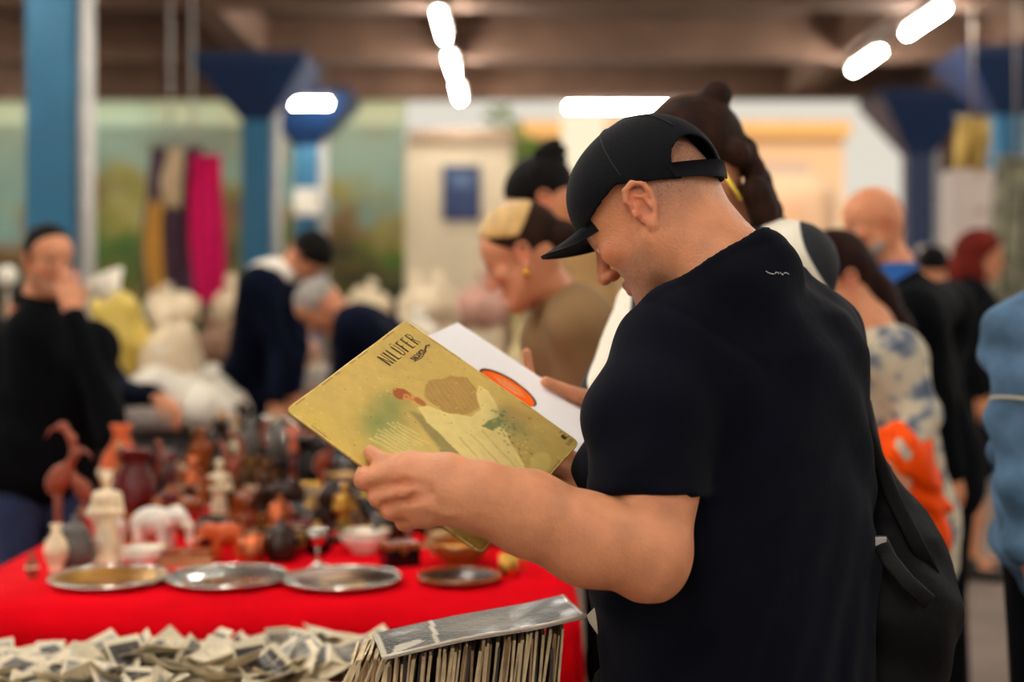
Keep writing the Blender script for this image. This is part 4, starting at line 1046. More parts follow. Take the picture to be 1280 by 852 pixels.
    if hair is not None:
        s = Sdf((-.26, -.2, -.5), (.16, .2, .30), .006)
        hair(s); v, fq = s.mesh(); obj('hair', (v@R.T+HO, fq), hairm, t)
    if extra: extra(t, lambda *p: HO+R@V(*p), Q, f, l, R)
    return t
def short_hair(off=.03, slope=1.0, grow=1.0, k=0):
    def fn(s):
        s.ell((-.010, 0, .052), (.103*grow, .0845*grow, .092*grow), 0)
        s.cut(lambda X, Y, Z: (off+slope*X-Z)*.7+0*Y)
        for q in (1, -1): s.rc((.018, q*.074, .04), (.014, q*.076, .005), .010, .006, .01)
    return fn
# 1 the man at the left of the table, hand to his mouth
def collar(m, r=.068, z0=-.005, z1=.03):
    def ex(t, g, Q, f, l, R):
        s = Sdf(Q['neck']-.14, Q['neck']+.14, .007); ax = nrm(Q['neck']-Q['pelvis'])
        s.rc(Q['neck']+ax*z0-ax*.03, Q['neck']+ax*z1, r+.012, r, 0)
        s.cut(lambda X, Y, Z: (X-Q['neck'][0])*ax[0]+(Y-Q['neck'][1])*ax[1]+(Z-Q['neck'][2])*ax[2]-z1-.0)
        obj('collar', s.mesh(), m, t)
    return ex
Hm = P(60, 328, 5.2)
figure('person in dark sweater at the table\'s left end, standing with a hand to his mouth', Hm, -50, 8, -58,
       J=dict(el=P(140, 545, 4.92), wl=P(92, 392, 4.96), sl=P(115, 430, 5.10), sr=P(-10, 425, 5.35)), top=M_black, legs=M_jean, hair=short_hair(.035, .9), hairm=M_hair_black, fat=1.12,
       hands=[('l', P(80, 340, 5.0)-P(92, 392, 4.96), V(-.3, .9, 0), .22)], extra=collar(M_black, .070, 0, .035), stubble=.5, thick=1.1)
# 2 someone behind him reaching over the goods
figure('person in dark jacket behind the sweatered man, reaching down to the bric-a-brac', P(35, 395, 6.0), -20, 40, -25,
       J=dict(neck=P(70, 418, 6.0), pelvis=P(40, 560, 6.25), sl=P(120, 440, 6.0), el=P(150, 492, 5.78), wl=P(196, 494, 5.52)), top=M_navy, hair=short_hair(), hairm=M_hair_black,
       hands=[('l', P(240, 524, 5.46)-P(196, 494, 5.52), V(0, .1, -1), .45)])
# 3 the bending pair behind the table
def hood(m):
    def ex(t, g, Q, f, l, R):
        n = Q['neck']; ax = nrm(n-Q['pelvis']); s = Sdf(n-.3, n+.3, .011)
        s.ell(n-ax*.05-f*.03+V(0, 0, .05), (.14, .14, .085), 0).ell(n-ax*.16-f*.02+V(0, 0, .09), (.13, .13, .05), .05)
        obj('hood', s.mesh(), m, t)
    return ex
figure('person with dark hair and cream hood over navy jacket, bending forward', P(382, 322, 7.0), -20, 62, -15,
       J=dict(neck=P(352, 345, 7.0), pelvis=P(318, 475, 7.25), el=P(372, 432, 6.9), wl=P(368, 490, 6.8), er=P(350, 440, 6.8), wr=P(345, 500, 6.7)), top=M_navy, hair=short_hair(0, .8, 1.1), hairm=M_hair_black, extra=hood(M_white_cloth), fat=1.25, hgt=1.72)
figure('person with grey hair and dark coat, bent low over the goods', P(404, 384, 6.4), 190, 55, 185,
       J=dict(neck=P(432, 398, 6.4), pelvis=P(500, 455, 6.5), el=P(430, 480, 6.3), wl=P(410, 520, 6.2), er=P(425, 475, 6.6), wr=P(408, 520, 6.6)), top=M_navy, hair=short_hair(0, .8), hairm=M_hair_grey, fat=1.25, hgt=1.7)
# 4 the fair-haired woman with the gold earring
def woman_a(s):
    s.ell((-.014, 0, .050), (.108, .087, .094), 0).cut(lambda X, Y, Z: (.018+.95*X-Z)*.7+0*Y)
    s.ell((-.115, 0, .0), (.045, .05, .045), .02)
def ear_gold(t, g, Q, f, l, R):
    s = Sdf((-.03, .05, -.09), (.03, .13, -.02), .003); s.rc((0, .088, -.045), (0, .089, -.048), .010, .011, 0).rc((0, .088, -.034), (0, .088, -.04), .003, .003, .002)
    v, q = s.mesh(); O = g(0, 0, 0); obj('earring', (v@R.T+O, q), M_gold, t)
    s = Sdf((-.16, -.12, -.02), (.12, .12, .17), .006); s.ell((-.006, 0, .060), (.106, .0885, .092), 0).cut(lambda X, Y, Z: np.maximum((.055+.55*X-Z), Z-.20)+0*Y)
    v, q = s.mesh(); obj('hair_top', (v@R.T+O, q), mat('golden_blond_hair', S(196, 156, 92), .45, var=.2, scale=40, bump=.5, bscale=140, stretch=(1, 1, .3)), t)
    n = Q['neck']
    for k in (1, -1): obj('lapel', MB().tube([n+l*.06*k+f*.01, n+l*.065*k+f*.075-nrm(n-Q['pelvis'])*.10, n+l*.03*k+f*.118-nrm(n-Q['pelvis'])*.26], [.02, .032, .02], 10, flat=.3, up=f).vf(), M_olive, t)
figure('fair-haired person with gold earring and olive blazer, looking down behind the record sleeve', P(657, 322, 3.7), 168, 28, 165,
       J=dict(neck=P(692, 366, 3.75), pelvis=P(782, 600, 3.85), sl=P(722, 398, 3.60), el=P(752, 520, 3.62), wl=P(760, 640, 3.6)), top=M_olive, hair=woman_a, hairm=M_hair_brown, extra=ear_gold, top_len=.2, fat=.98, thick=.85)
def bun_hair(s):
    s.ell((-.014, 0, .055), (.112, .090, .098), 0).cut(lambda X, Y, Z: (.0+.9*X-Z)*.7+0*Y)
    s.ell((-.105, 0, .115), (.042, .042, .042), .012)
    for a in range(9): s.ell((-.105+.038*math.cos(a*.7), .036*math.sin(a*1.9), .115+.036*math.sin(a*.7)), (.014, .014, .014), .006)
figure('person with black hair in a topknot and tan coat, bowed behind the fair-haired one', P(682, 256, 4.3), 172, 36, 170,
       J=dict(neck=P(728, 290, 4.35), pelvis=P(785, 500, 4.4)), top=M_tan, hair=bun_hair, hairm=M_hair_black, top_len=.2, extra=collar(M_tan, .075, 0, .04))
# 5 the one behind the man in the cap
M_stripe = bpy.data.materials.new('black_and_white_striped_cloth'); M_stripe.use_nodes = True; nt = M_stripe.node_tree; N = nt.nodes; L = nt.links
tc = N.new('ShaderNodeTexCoord'); wv = N.new('ShaderNodeTexWave'); wv.inputs['Scale'].default_value = 3.2; wv.inputs['Distortion'].default_value = 1.2; wv.inputs['Phase Offset'].default_value = 2.2; mp = N.new('ShaderNodeMapping'); mp.inputs['Rotation'].default_value = (0, .5, .4)
L.new(tc.outputs['Object'], mp.inputs[0]); L.new(mp.outputs[0], wv.inputs['Vector']); L.new(ramp(nt, wv.outputs[0], [(.0, S(222, 214, 198)), (.66, S(222, 214, 198)), (.74, S(20, 26, 36)), (1, S(14, 18, 26))]), N['Principled BSDF'].inputs['Base Color']); N['Principled BSDF'].inputs['Roughness'].default_value = .85
def curls(s):
    rg = np.random.default_rng(4)
    s.ell((-.014, 0, .058), (.112, .092, .100), 0).cut(lambda X, Y, Z: (.01+.9*X-Z)*.7+0*Y)
    s.ell((-.10, 0, .13), (.034, .034, .030), .01)
    for i in range(26):
        a = rg.uniform(-1.2, 1.2); z = rg.uniform(-.20, .02); s.ell((-.075-.04*math.cos(a), .075*math.sin(a), z), (.024, .024, .028), .012)
def yellow_clip(t, g, Q, f, l, R):
    obj('hair_clip', MB().tube([P(903, 212, 2.62), P(915, 232, 2.60), P(926, 250, 2.61)], .0035, 8).vf(), mat('yellow_clip', S(236, 206, 60), .3, var=.05), t)
WR5 = P(750, 500, 2.42)
s = Sdf(P(640, 570, 2.4)-V(.02, .12, .02), P(800, 425, 2.4)+V(.02, .16, .02), .0035)
s.rc(P(775, 498, 2.44), P(758, 508, 2.425), .026, .026, 0).rc(P(758, 508, 2.425), P(735, 516, 2.42), .028, .030, .01)
s.rc(P(748, 503, 2.39), P(716, 492, 2.368), .018, .0125, .012).rc(P(716, 492, 2.368), P(682, 477, 2.352), .0122, .0092, .004)
for i, (a, b, c) in enumerate((((690, 508, 2.475), (666, 486, 2.485), (658, 441, 2.485)), ((692, 524, 2.48), (664, 512, 2.495), (656, 480, 2.495)), ((696, 540, 2.475), (672, 534, 2.49), (662, 508, 2.49)), ((704, 552, 2.465), (684, 550, 2.475), (674, 532, 2.478)))):
    s.rc(P(728, 512+i*9, 2.43), P(*a), .0125, .0108, .01).rc(P(*a), P(*b), .0105, .0098, .004).rc(P(*b), P(*c), .0098, .0086, .004)
H5 = s.mesh()
p5 = figure('person with brown curly hair and striped white top, behind the black cap', P(866, 222, 2.78), 175, 22, 172,
       J=dict(neck=P(905, 290, 2.82), pelvis=P(960, 620, 2.85), sl=P(985, 325, 2.70), el=P(985, 500, 2.72), wl=P(960, 560, 2.55), sr=P(880, 330, 2.95), er=P(812, 384, 2.66), wr=WR5), top=M_stripe, legs=M_navy, hair=curls, hairm=M_hair_brown,
       hands=[('r', H5)], extra=yellow_clip)
# 6 right: bald man, long-haired woman, red-haired woman, denim jacket, dark head
def bald_extra(t, g, Q, f, l, R):
    n = Q['neck']; s = Sdf(n-.25, n+.2, .008); s.rc(n+V(0, 0, .0), n-V(0, 0, .10)+f*.03, .075, .10, 0).cut(lambda X, Y, Z: Z-(n[2]+.02)); s.rc(n+f*.10-V(0, 0, .06), n+f*.13-V(0, 0, .24), .055, .05, .03)
    obj('shirt', s.mesh(), M_blue_shirt, t)
    s = Sdf((-.02, -.09, -.14), (.13, .09, -.02), .005); s.rc((.02, .055, -.06), (.075, .02, -.105), .02, .02, 0).rc((.02, -.055, -.06), (.075, -.02, -.105), .02, .02, .01).ell((.085, 0, -.10), (.022, .028, .024), .02)
    v, q = s.mesh(); obj('beard', (v@R.T+g(0, 0, 0), q), M_hair_grey, t)
figure('bald bearded person in black jacket over a bright blue shirt', P(1092, 284, 4.7), 196, 6, 200,
       J=dict(neck=P(1118, 335, 4.72), pelvis=P(1165, 560, 4.8), sl=P(1140, 390, 4.50), sr=P(1185, 380, 4.95), el=P(1172, 500, 4.52), wl=P(1190, 590, 4.55)), top=M_black, extra=bald_extra, fat=1.1, skin=S(216, 142, 102), top_len=.12, stubble=.3)
def long_hair(s):
    s.ell((-.012, 0, .055), (.110, .090, .098), 0).cut(lambda X, Y, Z: (.012+.85*X-Z)*.7+0*Y)
    s.chain([(-.06, 0, .0), (-.085, .0, -.08), (-.105, 0, -.19), (-.125, 0, -.29)], [.068, .060, .048, .02], .03)
def long_extra(t, g, Q, f, l, R): pass
M_patt = bpy.data.materials.new('cream_and_grey_blue_patterned_cloth'); M_patt.use_nodes = True; nt = M_patt.node_tree; N = nt.nodes; L = nt.links
tc = N.new('ShaderNodeTexCoord'); no = N.new('ShaderNodeTexNoise'); no.inputs['Scale'].default_value = 17; no.inputs['Detail'].default_value = 2; L.new(tc.outputs['Object'], no.inputs['Vector'])
L.new(ramp(nt, no.outputs[0], [(.3, S(64, 74, 96)), (.42, S(120, 126, 134)), (.5, S(186, 174, 152)), (.75, S(204, 190, 166))]), N['Principled BSDF'].inputs['Base Color']); N['Principled BSDF'].inputs['Roughness'].default_value = .9
figure('person with long dark hair and patterned pale jacket, beside the bald one', P(1046, 354, 4.0), 188, 24, 190,
       J=dict(neck=P(1088, 410, 3.97), pelvis=P(1130, 640, 4.0), sl=P(1115, 442, 3.80), sr=P(1120, 442, 4.14), el=P(1150, 520, 3.74), wl=P(1128, 570, 3.62)), top=M_patt, legs=M_jean, hair=long_hair, hairm=mat('dark_auburn_hair', S(34, 13, 9), .7, spec=.1, var=.5, scale=30, bump=.6, bscale=120, stretch=(1, 1, .25)), top_len=.12)
def red_hair(s):
    s.ell((-.014, 0, .050), (.116, .100, .104), 0).cut(lambda X, Y, Z: (.0+.9*X-Z)*.7+0*Y)
    s.chain([(-.05, 0, .02), (-.06, 0, -.08), (-.05, 0, -.16)], [.092, .098, .07], .03)
figure('person with dark red bobbed hair, black top, skirt and bare calves, near the carton stack', P(1226, 322, 7.4), -8, 8, -20,
       J=dict(pelvis=P(1216, 520, 7.45)), top=M_black, legs=M_black, hair=red_hair, hairm=M_hair_red, bare=True, top_len=.05)
figure('dark-haired person in black, mostly hidden between the bald and the red-haired ones', P(1166, 338, 8.4), 90, 5, 90, top=M_black, hair=short_hair(-.04, .6, 1.1), hairm=M_hair_black)
def denim_extra(t, g, Q, f, l, R):
    o = [c for c in t.children if c.name.startswith('top')][0]; n_ = len(o.data.vertices); co = np.empty(n_*3, np.float32); no_ = np.empty(n_*3, np.float32); o.data.vertices.foreach_get('co', co); o.data.vertices.foreach_get('normal', no_); co = co.reshape(-1, 3); no_ = no_.reshape(-1, 3)
    x, y, z = co.T; dz = .012*np.sin(30*z+10*x+3*np.sin(9*y))*np.sin(8*x+6*z+2)+.006*np.sin(62*z-18*y+2*np.sin(20*x)); o.data.vertices.foreach_set('co', (co+no_*dz[:, None]).ravel()); o.data.update()
    a, b = Q['sl'], Q['el']; d = nrm(b-a); p = a+(b-a)*.62
    s = nrm(np.cross(d, f)); u = np.cross(s, d)
    pts = [p+(s*math.cos(k)+u*math.sin(k))*.072 for k in np.linspace(0, 2*math.pi, 25)]
    obj('sleeve_seam', MB().tube(pts, .0035, 6).vf(), mat('denim_stitching', S(186, 176, 150), .8), t)
figure('person in light blue denim jacket, only shoulder and arm in view', P(1390, 262, 2.9), 60, 0, 70,
       J=dict(neck=P(1385, 330, 2.9), pelvis=P(1372, 640, 2.9), sl=P(1296, 420, 2.86), el=P(1276, 560, 2.82), wl=P(1290, 690, 2.75)), top=M_denim, legs=M_black, hair=short_hair(), hairm=M_hair_brown, fat=1.15, extra=denim_extra, top_len=.06)
# the orange carrier bag
M_or = mat('orange_plastic_film', S(255, 78, 0), .6, var=.2, scale=6, bump=.8, bscale=14, spec=.1)
s = Sdf(P(1080, 700, 3.7)-V(.05, .2, .1), P(1195, 505, 3.7)+V(.05, .2, .1), .009)
s.rc(P(1118, 545, 3.66), P(1130, 580, 3.66), .035, .07, 0).rc(P(1130, 580, 3.66), P(1165, 665, 3.66), .085, .055, .03).rc(P(1165, 660, 3.66), P(1176, 690, 3.66), .05, .02, .02)
s.warp(lambda X, Y, Z: .010*np.sin(50*X+18*Z+4*np.sin(20*Z))*np.sin(22*Z-30*Y)+.006*np.sin(90*X+30*Z))
t = thing('carrier_bag', 'crumpled bright orange carrier bag held by the person in the patterned jacket', 'bag', P(1165, 690, 3.66))
obj('film', s.mesh(), M_or, t)
for dx in (-6, 8): obj('handle', MB().tube([P(1118+dx, 560, 3.65), P(1120+dx*1.5, 540, 3.63), P(1126+dx*.4, 570, 3.62)], [.02, .012, .01], 8, flat=.4).vf(), M_or, t)

# ------------------------------------------------------------------ bric-a-brac on the red table
PAL = {'amber brown': (S(140, 70, 26), .22, 0), 'dark brown': (S(46, 26, 18), .25, 0), 'brass': (S(196, 150, 70), .3, 1), 'silver': (S(200, 198, 192), .22, 1), 'cream': (S(222, 204, 170), .45, 0),
       'black': (S(11, 11, 13), .2, 0), 'terracotta': (S(140, 66, 42), .5, 0), 'dark red': (S(92, 14, 16), .25, 0), 'teal': (S(24, 56, 64), .25, 0), 'white': (S(232, 226, 214), .3, 0), 'bronze': (S(84, 56, 34), .3, 1),
       'copper': (S(184, 98, 62), .3, 1), 'tan': (S(176, 138, 92), .55, 0), 'grey': (S(92, 88, 84), .3, 0), 'olive green': (S(84, 84, 44), .4, 0), 'rust orange': (S(200, 84, 30), .45, 0)}
def pm(n):
    c, r, m = PAL[n]; return mat('glaze_'+n.replace(' ', '_'), c, r, m, var=.22, scale=18, bump=.08, bscale=50, spec=.4)
KIND = {}
def kind(name, cat):
    def deco(fn): KIND[name] = (fn, cat); return fn
    return deco
def lat(prof, n=22, **k): return MB().lathe(prof, n=n, **k).vf()
def shellp(pr, th=.004):
    """outer profile closed with an inner wall"""
    inn_ = [(max(0.0, r-th), z+(th if i == 0 else 0)) for i, (r, z) in enumerate(pr)][::-1]
    return pr+inn_
@kind('vase', 'vase')
def k_vase(t): 
    obj('body', lat(shellp([(.0, 0), (.030, 0), (.034, .006), (.028, .014), (.046, .05), (.055, .09), (.045, .13), (.022, .165), (.018, .185), (.028, .205)])), pm('amber brown'), t); obj('painted_band', lat([(.0545, .080), (.0565, .084), (.0565, .096), (.0535, .100)], caps=False), pm('cream'), t)
@kind('bottle', 'bottle')
def k_bottle(t):
    obj('body', lat([(0, 0), (.036, 0), (.038, .01), (.038, .13), (.030, .16), (.013, .19), (.012, .24), (.015, .242), (.015, .255), (0, .255)]), pm('dark brown'), t); obj('stopper', lat([(0, .255), (.012, .255), (.014, .27), (.009, .285), (0, .288)]), pm('tan'), t)
@kind('goblet', 'goblet')
def k_goblet(t):
    obj('cup', lat(shellp([(.006, .075), (.022, .085), (.036, .11), (.040, .15)], .003)), pm('silver'), t); obj('stem', lat([(0, 0), (.034, 0), (.034, .004), (.010, .014), (.006, .04), (.010, .05), (.006, .06), (.007, .08), (0, .085)]), pm('silver'), t)
@kind('candlestick', 'candlestick')
def k_candle(t):
    obj('stem', lat([(0, 0), (.050, 0), (.050, .008), (.030, .018), (.012, .03), (.018, .05), (.009, .07), (.008, .16), (.016, .175), (.009, .19), (.009, .22), (0, .22)]), pm('brass'), t); obj('drip_pan', lat([(.009, .218), (.032, .224), (.034, .23), (.012, .226), (.014, .25), (.010, .25), (.009, .23)], caps=False), pm('brass'), t)
@kind('jug', 'jug')
def k_jug(t):
    obj('body', lat(shellp([(0, 0), (.040, 0), (.058, .04), (.062, .08), (.048, .13), (.030, .16), (.034, .19), (.040, .20)])), pm('terracotta'), t); obj('handle', MB().tube([(.034, 0, .185), (.066, 0, .185), (.088, 0, .15), (.084, 0, .105), (.058, 0, .075)], [.007, .008, .008, .008, .007], 8, up=(0, 1, 0)).vf(), pm('terracotta'), t)
    obj('spout', MB().tube([(-.030, 0, .175), (-.05, 0, .205)], [.014, .010], 8).vf(), pm('terracotta'), t)
@kind('teapot', 'teapot')
def k_tea(t):
    obj('body', lat([(0, 0), (.040, 0), (.060, .03), (.066, .06), (.052, .095), (.026, .105), (0, .106)]), pm('dark brown'), t); obj('spout', MB().tube([(-.05, 0, .04), (-.085, 0, .06), (-.105, 0, .105)], [.016, .011, .007], 8).vf(), pm('dark brown'), t)
    obj('handle', MB().tube([(.05, 0, .09), (.085, 0, .1), (.10, 0, .065), (.085, 0, .03), (.055, 0, .03)], .006, 8, up=(0, 1, 0)).vf(), pm('dark brown'), t); obj('lid', lat([(.030, .104), (.026, .114), (.008, .12), (.006, .126), (.011, .134), (0, .14)]), pm('brass'), t)
@kind('bowl', 'bowl')
def k_bowl(t):
    obj('basin', lat(shellp([(0, 0), (.035, 0), (.036, .008), (.062, .03), (.080, .062)])), pm('teal'), t); obj('rim', lat([(.079, .060), (.083, .063), (.079, .066), (.075, .063), (.079, .060)], caps=False), pm('brass'), t)
@kind('lidded pot', 'pot')
def k_pot(t):
    obj('body', lat([(0, 0), (.044, 0), (.058, .025), (.060, .07), (.048, .10), (.044, .104), (0, .104)]), pm('bronze'), t); obj('lid', lat([(.050, .104), (.050, .109), (.036, .128), (.012, .138), (.008, .146), (.014, .158), (0, .164)]), pm('bronze'), t)
    for q in (1, -1): obj('handle', MB().tube([(q*.056, 0, .085), (q*.08, 0, .088), (q*.082, 0, .06), (q*.06, 0, .05)], .005, 6, up=(0, 1, 0)).vf(), pm('brass'), t)
@kind('trinket box', 'box')
def k_box(t):
    obj('case', MB().box((-.055, -.04, 0), (.055, .04, .055), bev=.004).vf(), pm('dark brown'), t, False); obj('lid', MB().box((-.058, -.043, .055), (.058, .043, .075), bev=.006).vf(), pm('amber brown'), t, False); obj('clasp', MB().box((-.008, -.049, .042), (.008, -.041, .064), bev=.002).vf(), pm('brass'), t, False)
@kind('mantel clock', 'clock')
def k_clock(t):
    s = Sdf((-.1, -.06, -.02), (.1, .06, .2), .004); s.box((0, 0, .06), (.06, .032, .06), .006, 0).ell((0, 0, .115), (.058, .032, .045), .02).box((0, 0, .008), (.078, .042, .010), .004, .004); obj('case', s.mesh(), pm('dark brown'), t)
    a, b = disc(np.array((0, -.0335, .088)), np.array((0, -1., 0)), .036, .004, 24)[:2]; obj('dial', (a, b), pm('cream'), t, False); obj('bezel', MB().tube([(.038*math.cos(k), -.036, .088+.038*math.sin(k)) for k in np.linspace(0, 6.283, 25)], .0035, 6, up=(0, 1, 0)).vf(), pm('brass'), t)
@kind('statuette', 'figurine')
def k_stat(t):
    s = Sdf((-.06, -.06, .005), (.06, .06, .25), .0035)
    s.rc((0, 0, .02), (0, 0, .11), .034, .020, 0).rc((0, 0, .11), (0, 0, .155), .020, .026, .01).rc((-.024, 0, .168), (.024, 0, .168), .010, .010, .012).rc((0, 0, .165), (0, 0, .195), .009, .008, .008).ell((0, -.002, .208), (.014, .016, .019), .003)
    for q in (1, -1): s.rc((q*.028, 0, .165), (q*.036, -.006, .125), .010, .008, .006).rc((q*.036, -.006, .125), (q*.008, -.026, .128), .008, .007, .005)
    obj('figure', s.mesh(), pm('cream'), t); obj('plinth', lat([(0, 0), (.042, 0), (.042, .012), (.036, .018), (0, .018)]), pm('dark brown'), t)
@kind('carved elephant', 'figurine')
def k_ele(t):
    s = Sdf((-.12, -.06, -.01), (.10, .06, .14), .0035); s.ell((0, 0, .075), (.055, .036, .036), 0).ell((-.062, 0, .088), (.028, .024, .028), .014)
    s.chain([(-.082, 0, .085), (-.098, 0, .06), (-.098, 0, .03), (-.106, 0, .02)], [.012, .010, .008, .006], .008)
    for x in (-.034, .034):
        for y in (-.02, .02): s.rc((x, y, .06), (x, y, .006), .015, .013, .008)
    s.rc((.054, 0, .085), (.066, 0, .05), .004, .003, .004); obj('trunk_and_body', s.mesh(), pm('white'), t)
    for q in (1, -1):
        s = Sdf((-.09, -.06, .04), (-.03, .06, .12), .003); s.ell((-.052, q*.030, .085), (.020, .006, .024), 0); obj('ear', s.mesh(), pm('white'), t)
        obj('tusk', MB().tube([(-.080, q*.012, .07), (-.096, q*.014, .062), (-.106, q*.013, .068)], [.004, .003, .0015], 6).vf(), pm('cream'), t)
@kind('carved camel', 'figurine')
def k_cam(t):
    s = Sdf((-.13, -.05, -.01), (.09, .05, .18), .0038); s.ell((0, 0, .085), (.055, .028, .028), 0).ell((-.005, 0, .115), (.022, .017, .022), .018); s.chain([(-.045, 0, .085), (-.075, 0, .085), (-.088, 0, .12), (-.090, 0, .145)], [.018, .014, .011, .010], .012).rc((-.09, 0, .148), (-.115, 0, .142), .012, .008, .004)
    for x in (-.035, .038):
        for y in (-.016, .016): s.rc((x, y, .075), (x, y, .04), .012, .008, .008).rc((x, y, .04), (x, y, .005), .008, .008, .003)
    obj('body', s.mesh(), pm('amber brown'), t)
    s = Sdf((-.05, -.05, .06), (.05, .05, .16), .004); s.ell((0, 0, .100), (.032, .033, .022), 0); obj('saddle', s.mesh(), pm('dark red'), t)
@kind('carved wading bird', 'figurine')
def k_bird(t):
    s = Sdf((-.09, -.05, .10), (.09, .05, .32), .0035); s.ell((.01, 0, .16), (.045, .022, .03), 0, R=np.array(Euler((0, math.radians(50), 0)).to_matrix())); s.chain([(-.012, 0, .185), (-.035, 0, .22), (-.028, 0, .26), (-.006, 0, .285)], [.014, .010, .009, .009], .01).ell((0, 0, .288), (.016, .012, .012), .005); obj('body', s.mesh(), pm('terracotta'), t)
    obj('beak', MB().tube([(.012, 0, .288), (.035, 0, .278), (.05, 0, .258)], [.006, .004, .0015], 6).vf(), pm('dark brown'), t)
    for y in (-.008, .008): obj('leg', MB().tube([(.014, y, .14), (.012, y, .07), (.014, y, .012)], [.006, .004, .005], 6).vf(), pm('dark brown'), t)
    obj('plinth', lat([(0, 0), (.038, 0), (.038, .012), (0, .014)], sx=1.2), pm('dark brown'), t)
@kind('picture frame', 'picture frame')
def k_frame(t):
    c, s_ = math.cos(.25), math.sin(.25); R = np.array(Euler((-.25, 0, 0)).to_matrix())
    mb = MB()
    for lo, hi in (((-.06, -.006, 0), (-.045, .006, .16)), ((.045, -.006, 0), (.06, .006, .16)), ((-.045, -.006, 0), (.045, .006, .015)), ((-.045, -.006, .145), (.045, .006, .16))): mb.box(lo, hi, R=R, c=(0, 0, 0), bev=.003)
    obj('moulding', mb.vf(), pm('brass'), t, False); obj('picture', MB().box((-.046, -.001, .014), (.046, .003, .147), R=R, c=(0, 0, 0)).vf(), M_ph[1], t, False); obj('easel_leg', MB().tube([(0, .03, .11), (0, .075, 0)], .005, 6).vf(), pm('dark brown'), t)
@kind('oil lamp', 'lamp')
def k_lamp(t):
    obj('font', lat([(0, 0), (.045, 0), (.042, .012), (.016, .03), (.018, .05), (.042, .07), (.044, .09), (.020, .108), (0, .11)]), pm('bronze'), t); obj('burner', lat([(.016, .108), (.020, .112), (.018, .13), (.0, .132)]), pm('brass'), t); obj('chimney', lat([(.017, .128), (.030, .16), (.026, .19), (.016, .22), (.015, .255), (.013, .255), (.014, .22), (.024, .19), (.028, .16), (.015, .13)], caps=False), pm('grey'), t)
@kind('ornate tray', 'tray')
def k_tray(t):
    obj('dish', lat(shellp([(0, 0), (.055, 0), (.07, .004), (.098, .016)], .003), sx=1.3), pm('silver'), t); obj('rim', MB().tube([(1.3*.098*math.cos(k), .098*math.sin(k), .016) for k in np.linspace(0, 6.283, 33)], .004, 6).vf(), pm('brass'), t)
@kind('mug', 'mug')
def k_mug(t):
    obj('cup', lat(shellp([(0, 0), (.036, 0), (.039, .004), (.040, .09)])), pm('white'), t); obj('handle', MB().tube([(.038, 0, .075), (.062, 0, .07), (.064, 0, .035), (.039, 0, .022)], .006, 8, up=(0, 1, 0)).vf(), pm('white'), t)
@kind('horse figure', 'figurine')
def k_horse(t):
    s = Sdf((-.12, -.04, .0), (.09, .04, .19), .0038); s.ell((0, 0, .095), (.055, .024, .027), 0).chain([(-.045, 0, .10), (-.07, 0, .135), (-.078, 0, .16)], [.022, .016, .012], .014).rc((-.078, 0, .162), (-.105, 0, .145), .013, .009, .004)
    for x in (-.04, .042):
        for y in (-.014, .014): s.rc((x, y, .085), (x+.004, y, .045), .012, .008, .008).rc((x+.004, y, .045), (x, y, .008), .008, .008, .003)
    s.chain([(.054, 0, .105), (.075, 0, .09), (.078, 0, .05)], [.008, .009, .004], .006); obj('body', s.mesh(), pm('bronze'), t)
    obj('mane', MB().tube([(-.074, 0, .176), (-.062, 0, .15), (-.042, 0, .125)], [.006, .008, .006], 6, flat=1.6).vf(), pm('black'), t)
@kind('wooden case', 'box')
def k_case(t):
    obj('tray', MB().box((-.08, -.055, 0), (.08, .055, .035), bev=.004).vf(), pm('tan'), t, False); obj('lid', MB().box((-.08, .05, .035), (.08, .062, .14), bev=.004, R=np.array(Euler((-.2, 0, 0)).to_matrix()), c=(0, .055, .035)).vf(), pm('tan'), t, False)
    obj('lining', MB().box((-.072, -.047, .03), (.072, .047, .037)).vf(), pm('dark red'), t, False)
PROTO = {}
for nme, (fn, ct) in KIND.items():
    t = thing(nme.replace(' ', '_'), 'prototype', ct); fn(t); PROTO[nme] = t
PLACED = []
def put(kd, x, y, z, rz, sc, col=None, label=None, second=None, group=None):
    o = copy_tree(PROTO[kd]); o.location = (x, y, z); o.rotation_euler = (0, 0, rz); o.scale = (sc,)*3 if not hasattr(sc, '__len__') else sc
    if col:
        ch = list(o.children); main = ch[0].data.materials[0]
        for c in ch:
            if c.data.materials[0] == main or c is ch[0]:
                c.material_slots[0].link = 'OBJECT'; c.material_slots[0].material = pm(col)
    if second and len(o.children) > 1:
        c = list(o.children)[1]; c.material_slots[0].link = 'OBJECT'; c.material_slots[0].material = pm(second)
    PLACED.append(dict(o=o, kd=kd, col=col or '', x=x, y=y, label=label))
    if label: o['label'] = label
    if group: o['group'] = group
    return o
def at(px, d): return (px-CX)/FPX*d
# the row along the front edge
def platter(px, d, r, col, label, inner='brass'):
    x = at(px, d); t = thing('platter', label, 'plate', (x, d, TZ))
    obj('dish', MB().lathe(shellp([(0, 0), (r*.62, 0), (r*.70, .004), (r, .018)], .004), (x, d, TZ), 40).vf(), pm(col), t)
    obj('rim', MB().tube([(x+r*math.cos(k), d+r*math.sin(k), TZ+.017) for k in np.linspace(0, 6.283, 49)], .005, 6).vf(), pm('silver' if col != 'dark brown' else 'amber brown'), t)
    obj('engraving', MB().lathe([(r*.30, .0046), (r*.34, .0056), (r*.38, .0046)], (x, d, TZ), 32, caps=False).vf(), pm(inner), t)
platter(136, 3.33, .135, 'brass', 'round brass platter at the front edge, before the white lady statuette')
platter(284, 3.34, .140, 'silver', 'round silver platter at the front edge, second from the table\'s corner')
platter(428, 3.32, .135, 'bronze', 'round dark bronze platter at the front edge, third from the table\'s corner')
platter(574, 3.34, .095, 'dark brown', 'dark wooden dish at the front edge, near the holding hand\'s elbow', 'amber brown')
